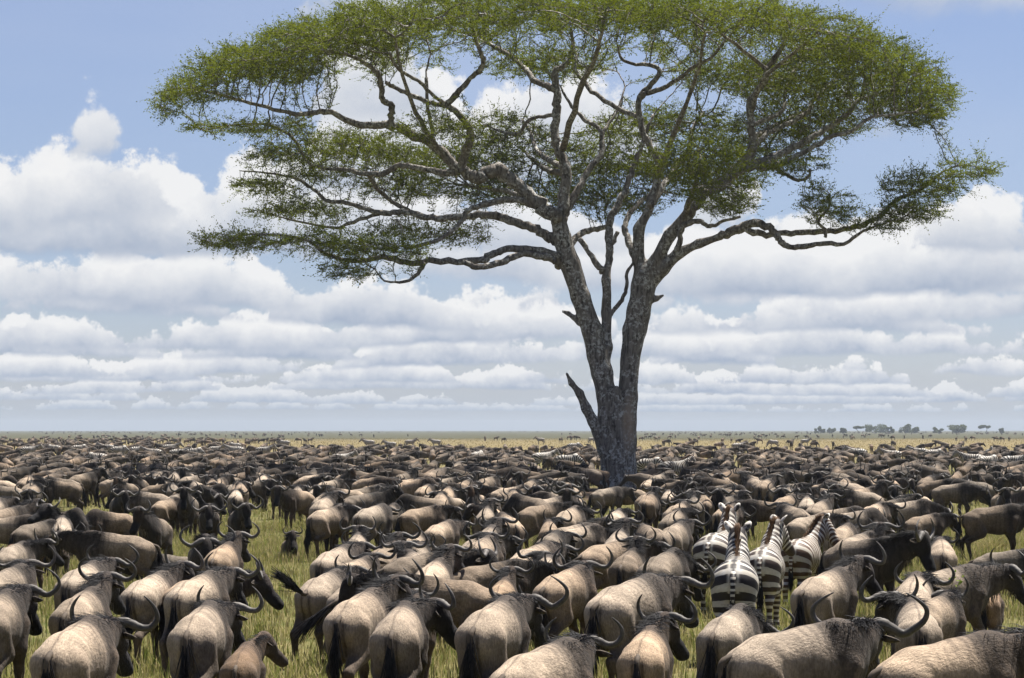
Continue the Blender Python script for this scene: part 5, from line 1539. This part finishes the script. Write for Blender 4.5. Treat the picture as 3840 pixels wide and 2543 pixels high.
LOWA = [low_wildebeest(.065, n, h, 5) for n, h in ((20, -60), (-45, -70), (5, -50))]
LOWB = [low_wildebeest(.16, n, h, 4) for n, h in ((15, -60), (-45, -70))]
vs, fs, cs, nv = [], [], [], 0
for x, y, hd, sc in HERD[n_ind:]:
    src = LOWA if y < 130 * FAR else LOWB
    V, F, C = src[fr.integers(len(src))]
    a = R(90 - hd); c_, s_ = math.cos(a) * sc, math.sin(a) * sc
    vs.append(np.c_[V[:, 0] * c_ - V[:, 1] * s_ + x, V[:, 0] * s_ + V[:, 1] * c_ + y, V[:, 2] * sc])
    fs.append(F + nv); nv += len(V)
    br = fr.choice([.4, .55, .72, .95], p=[.35, .3, .2, .15]); wm = fr.uniform(0, .5)
    cs.append(C * br * (np.array([1, 1, 1]) * (1 - wm) + wm * np.array([1.1, .86, .62])))
far = mesh_np('distant_herd', np.concatenate(vs), np.concatenate(fs), M_COAT, True, {'coat': np.concatenate(cs), 'along': np.zeros(nv), 'brindle': np.zeros(nv)})
o = link('distant_wildebeest_herd', far, kind='stuff', label='dense mass of distant wildebeest stretching across the plain to the horizon', category='wildebeest herd')
o.color = (1, 0, 0, 1)
# ------------------------------------------------------------------ grass, weeds, far trees, haze
def blades(name, n, area, hgt, wid, cols, seed, label, lean=0.35):
    r = np.random.default_rng(seed)
    y0, y1, xr = area
    y = np.sqrt(r.uniform(y0 * y0, y1 * y1, n)); x = r.uniform(-xr, xr, n) * y
    pat = np.sin(x * 1.3 + 2 * np.sin(y * .3)) * np.sin(y * .45 + 1.5 * np.sin(x * .9))
    keep = r.uniform(-1.3, .6, n) < pat
    dirt = np.hypot(x - DIRT[0], y * .34 - DIRT[1]) < 5.0 + r.normal(0, .8, n)
    keep &= ~dirt
    x, y, pat = x[keep], y[keep], pat[keep]; n = len(x)
    h = r.uniform(*hgt, n) * (0.85 + .3 * pat) * np.where(r.uniform(0, 1, n) < .05, 1.6, 1); w = r.uniform(*wid, n)
    a = r.uniform(0, 2 * math.pi, n)
    d = np.stack([np.cos(a), np.sin(a), np.zeros(n)], 1); s = np.stack([-np.sin(a), np.cos(a), np.zeros(n)], 1)
    ln = r.uniform(.1, 1, n) * lean + .1
    b = np.stack([x, y, np.full(n, -.005)], 1)
    m1 = b + d * (ln * h * .35)[:, None] + np.array([0, 0, 1]) * (h * .55)[:, None]
    tp = b + d * (ln * h * 1.1)[:, None] + np.array([0, 0, 1]) * (h * (1 - .35 * ln))[:, None]
    V = np.stack([b - s * w[:, None], b + s * w[:, None], m1 + s * w[:, None] * .8, m1 - s * w[:, None] * .8, tp], 1).reshape(-1, 3)
    i = np.arange(n)[:, None] * 5
    pick = r.choice(len(cols), n, p=[c[1] for c in cols]); C = np.array([c[0] for c in cols])[pick] * r.uniform(.9, 1.35, (n, 1))
    m = bpy.data.materials.get('grass_blade')
    if not m:
        m = bpy.data.materials.new('grass_blade'); m.use_nodes = True
        t = NT(m.node_tree); t.n.clear(); out = t.add('ShaderNodeOutputMaterial')
        c = t.attr('coat').outputs['Color']
        df = t.add('ShaderNodeBsdfDiffuse'); t.put(df.inputs[0], c); tl = t.add('ShaderNodeBsdfTranslucent'); t.put(tl.inputs[0], c)
        mx = t.add('ShaderNodeMixShader'); mx.inputs[0].default_value = .35
        t.l.new(df.outputs[0], mx.inputs[1]); t.l.new(tl.outputs[0], mx.inputs[2]); t.l.new(mx.outputs[0], out.inputs[0])
    me = mesh_np(name, V, [i + np.array([0, 1, 2, 3]), i + np.array([3, 2, 4])], m, False, {'coat': np.repeat(C, 5, 0)})
    link(name, me, kind='stuff', label=label, category='grass')


GC = [((.20, .195, .062), .34), ((.27, .235, .105), .33), ((.12, .145, .036), .20), ((.33, .275, .15), .13)]
blades('grass', 260000, (21, 92, .185), (.12, .36), (.0045, .009), GC, 31, 'long yellow-green grass between the nearest animals')
blades('grass', 110000, (88, 205, .185), (.14, .34), (.009, .018), GC, 32, 'rough grass between the animals around the acacia')
SCOL = [((.29, .235, .115), .5), ((.25, .20, .09), .35), ((.18, .165, .06), .15)]
blades('grass', 60000, (200, 1060, .185), (.12, .28), (.025, .07), SCOL, 33, 'dry straw-coloured grass on the plain beyond the herd')


def weed(x, y, height, n, seed, label, lean=(0, 0)):
    r = np.random.default_rng(seed)
    root = link('leafy_weed', None, loc=(x, y, 0), label=label, category='plant', group='leafy weeds growing in the grass')
    sb, lb = Bag(), Bag()
    for k in range(n):
        a = r.uniform(0, 6.28); o = r.uniform(0, .10)
        p0 = np.array([o * math.cos(a), o * math.sin(a), -.01]); top = p0 + np.array([math.cos(a) * .2 * height + lean[0], math.sin(a) * .2 * height + lean[1], height * r.uniform(.7, 1)])
        P = catmull(np.array([p0, p0 * .5 + top * .5 + r.normal(0, .03, 3), top]), 4)
        v, q, t = tube(P, np.linspace(.006, .0025, len(P)), 4); sb.add(v, q, t)
        for j in range(26):
            f = r.uniform(.25, 1); i = min(int(f * (len(P) - 1)), len(P) - 2); c = P[i] + (P[i + 1] - P[i]) * (f * (len(P) - 1) - i)
            d = r.normal(0, 1, 3); d[2] = abs(d[2]) * .5; d /= np.linalg.norm(d); s = np.cross(d, r.normal(0, 1, 3)); s /= np.linalg.norm(s)
            L, w = r.uniform(.03, .07), r.uniform(.012, .022)
            lb.add(np.array([c, c + d * L * .5 + s * w, c + d * L, c + d * L * .5 - s * w]), [[0, 1, 2, 3]])
    m, t, b = material('weed_stem'); b.inputs['Base Color'].default_value = (.12, .13, .04, 1)
    link('stem', sb.mesh('stem', m), root)
    link('leaves', lb.mesh('leaves', M_WEED, False), root, kind='stuff')


M_WEED = leaf_material('weed_leaf', (.10, .17, .03), (.20, .27, .05))
X, Y = px_ground(1385, 1900); weed(X, Y, .95, 9, 1, 'bright green leafy weed at the edge of the tree shade')
X, Y = px_ground(3640, 2250, .9); weed(X - .35, Y + .2, 1.25, 3, 2, 'thin leaning weed with sparse green leaves in front of a pale flank', (.35, 0))
X, Y = px_ground(3265, 1990); weed(X, Y, .5, 6, 3, 'low leafy weed beside the zebras')
X, Y = px_ground(2790, 1985); weed(X, Y, .55, 5, 4, 'small weed sprouting among dark forelegs behind the zebras')


def tussock(x, y, n, h, seed, label):
    r = np.random.default_rng(seed); b = Bag()
    a = r.uniform(0, 6.28, n); d = np.stack([np.cos(a) * .5, np.sin(a) * .5, np.full(n, 1.0)], 1) * r.uniform(.7, 1, (n, 1))
    rt = np.stack([r.normal(0, .10, n), r.normal(0, .10, n), np.full(n, -.01)], 1)
    strand_mesh(b, rt, d, r.uniform(.5, 1, n) * h, np.stack([np.cos(a) * .4, np.sin(a) * .4, np.full(n, -.35)], 1), np.full(n, .005), 5, (.40, .34, .16))
    link('grass_tussock', b.mesh('grass_tussock', bpy.data.materials['grass_blade'], False), loc=(x, y, 0), label=label, category='grass tuft', group='tall grass tussocks')


X, Y = px_ground(3600, 1985); tussock(X, Y, 90, 1.0, 1, 'tall arching grass tussock in front of the dark fringed grazer')
X, Y = px_ground(3720, 2080); tussock(X, Y, 60, .95, 2, 'tall grass stalks beside the dark chocolate wildebeest')
X, Y = px_ground(330, 1960); tussock(X, Y, 70, .75, 3, 'tall grass tussock at the far side of the clearing')
X, Y = px_ground(1400, 1975); tussock(X, Y, 60, .7, 4, 'tall grass tussock by the squarely turned wildebeest')


def far_tree(px, wpx, top, flat, seed, label, Y=2500.0):
    r = np.random.default_rng(seed); k = Y / FPX
    X = (px - 1920) * k; H = CAM_H + (HOR - top) * k; wd = wpx * k * .5
    root = link('plains_tree', None, loc=(X, Y, 0), label=label, category='tree', group='trees along the horizon')
    tb = Bag()
    for j in range(3 if not flat else 1):
        b0 = np.array([r.normal(0, .12 * wd), r.normal(0, .3), 0]); t1 = b0 + np.array([r.normal(0, .3 * wd), r.normal(0, 1), H * .62])
        P = catmull(np.array([b0, b0 * .6 + t1 * .4 + r.normal(0, .2, 3), t1]), 4)
        v, q, t = tube(P, np.linspace(.38, .16, len(P)), 6); tb.add(v, q, t)
    link('trunk', tb.mesh('trunk', M_BARK2), root)
    n = int(1300 + 160 * wd)
    nl = 12
    lc = np.stack([r.uniform(-.8, .8, nl) * wd, r.uniform(-.6, .6, nl) * wd, (r.uniform(.72, .93, nl) if flat else r.uniform(.12, .78, nl)) * H], 1)
    lr_ = np.stack([r.uniform(.25, .48, nl) * wd, r.uniform(.25, .45, nl) * wd, (np.full(nl, .15) if flat else r.uniform(.12, .24, nl)) * H], 1)
    which = r.integers(nl, size=n)
    q = r.normal(0, 1, (n, 3)); q /= np.linalg.norm(q, axis=1)[:, None]; q *= (r.uniform(.2, 1, n) ** .4)[:, None]
    c = lc[which] + q * lr_[which]; c[:, 2] = np.clip(c[:, 2], .8, H); c[:, 0] = np.clip(c[:, 0], -wd, wd)
    d = r.normal(0, 1, (n, 3)); d /= np.linalg.norm(d, axis=1)[:, None]; s = np.cross(d, r.normal(0, 1, (n, 3))); s /= np.linalg.norm(s, axis=1)[:, None]
    L = r.uniform(.3, .6, (n, 1))
    V = np.stack([c - d * L, c + s * L * .6, c + d * L, c - s * L * .6], 1).reshape(-1, 3)
    link('crown', mesh_np('crown', V, np.arange(len(V)).reshape(-1, 4), M_FAR, False), root, kind='stuff')


M_FAR = leaf_material('far_tree_leaf', (.022, .036, .012), (.045, .06, .02))
M_BARK2, _t, _b = material('far_tree_bark', .9)
_t.put(_b.inputs['Base Color'], _t.mix(_t.noise(None, 6.0, 3.0), (.05, .04, .03, 1), (.10, .085, .07, 1)))
for i, (zx, hw, zy, flat, lab) in enumerate([
    (950, 36, 34, 0, 'low grey-green tree at the end of the horizon row beside a small bush'), (1032, 30, 44, 0, 'small bush-like tree next to the low grey-green one on the horizon'),
    (1117, 25, 43, 0, 'small round lone tree before the flat-topped one on the horizon'), (1221, 42, 34, 1, 'flat-topped green tree on the horizon left of the biggest one'),
    (1345, 76, 13, 0, 'broad dark tree, biggest of its horizon cluster'), (1440, 26, 33, 0, 'thin pale tree at the right foot of the broad horizon tree'),
    (1540, 46, 16, 0, 'rounded dark tree joined to a lower one on the horizon'), (1612, 38, 32, 0, 'lower tree joined to the rounded one on the horizon'),
    (1775, 38, 40, 0, 'low rounded bush left of the big domed tree on the horizon'), (1896, 76, 11, 0, 'big domed tree on the horizon, tallest of the row'),
    (2100, 46, 28, 1, 'flat umbrella tree standing alone on the horizon'), (2211, 20, 45, 0, 'tiny tree past the flat umbrella tree on the horizon')]):
    far_tree(2560 + zx * .5405, hw * 2 * .5405, 1580 + zy * .5405, flat, 60 + i, lab, (780 + 40 * math.sin(i * 2.1)) * FAR)


def make_haze():
    m = bpy.data.materials.new('haze_air'); m.use_nodes = True
    t = NT(m.node_tree); t.n.clear()
    out = t.add('ShaderNodeOutputMaterial'); v = t.add('ShaderNodeVolumePrincipled')
    v.inputs['Color'].default_value = (.62, .70, .80, 1); v.inputs['Density'].default_value = HAZE; v.inputs['Anisotropy'].default_value = 0.0
    t.l.new(v.outputs[0], out.inputs['Volume'])
    s, b, tp = GROUND_R + 20, -1.0, 27.0
    V = [(x, y, z) for z in (b, tp) for x, y in ((-s, -s), (s, -s), (s, s), (-s, s))]
    F = [(3, 2, 1, 0), (4, 5, 6, 7), (0, 1, 5, 4), (1, 2, 6, 5), (2, 3, 7, 6), (3, 0, 4, 7)]
    link('haze', mesh_np('haze', V, np.array(F), m, False), kind='stuff', label='thin dusty haze over the whole plain', category='haze')


HAZE = 0.0001
make_haze()
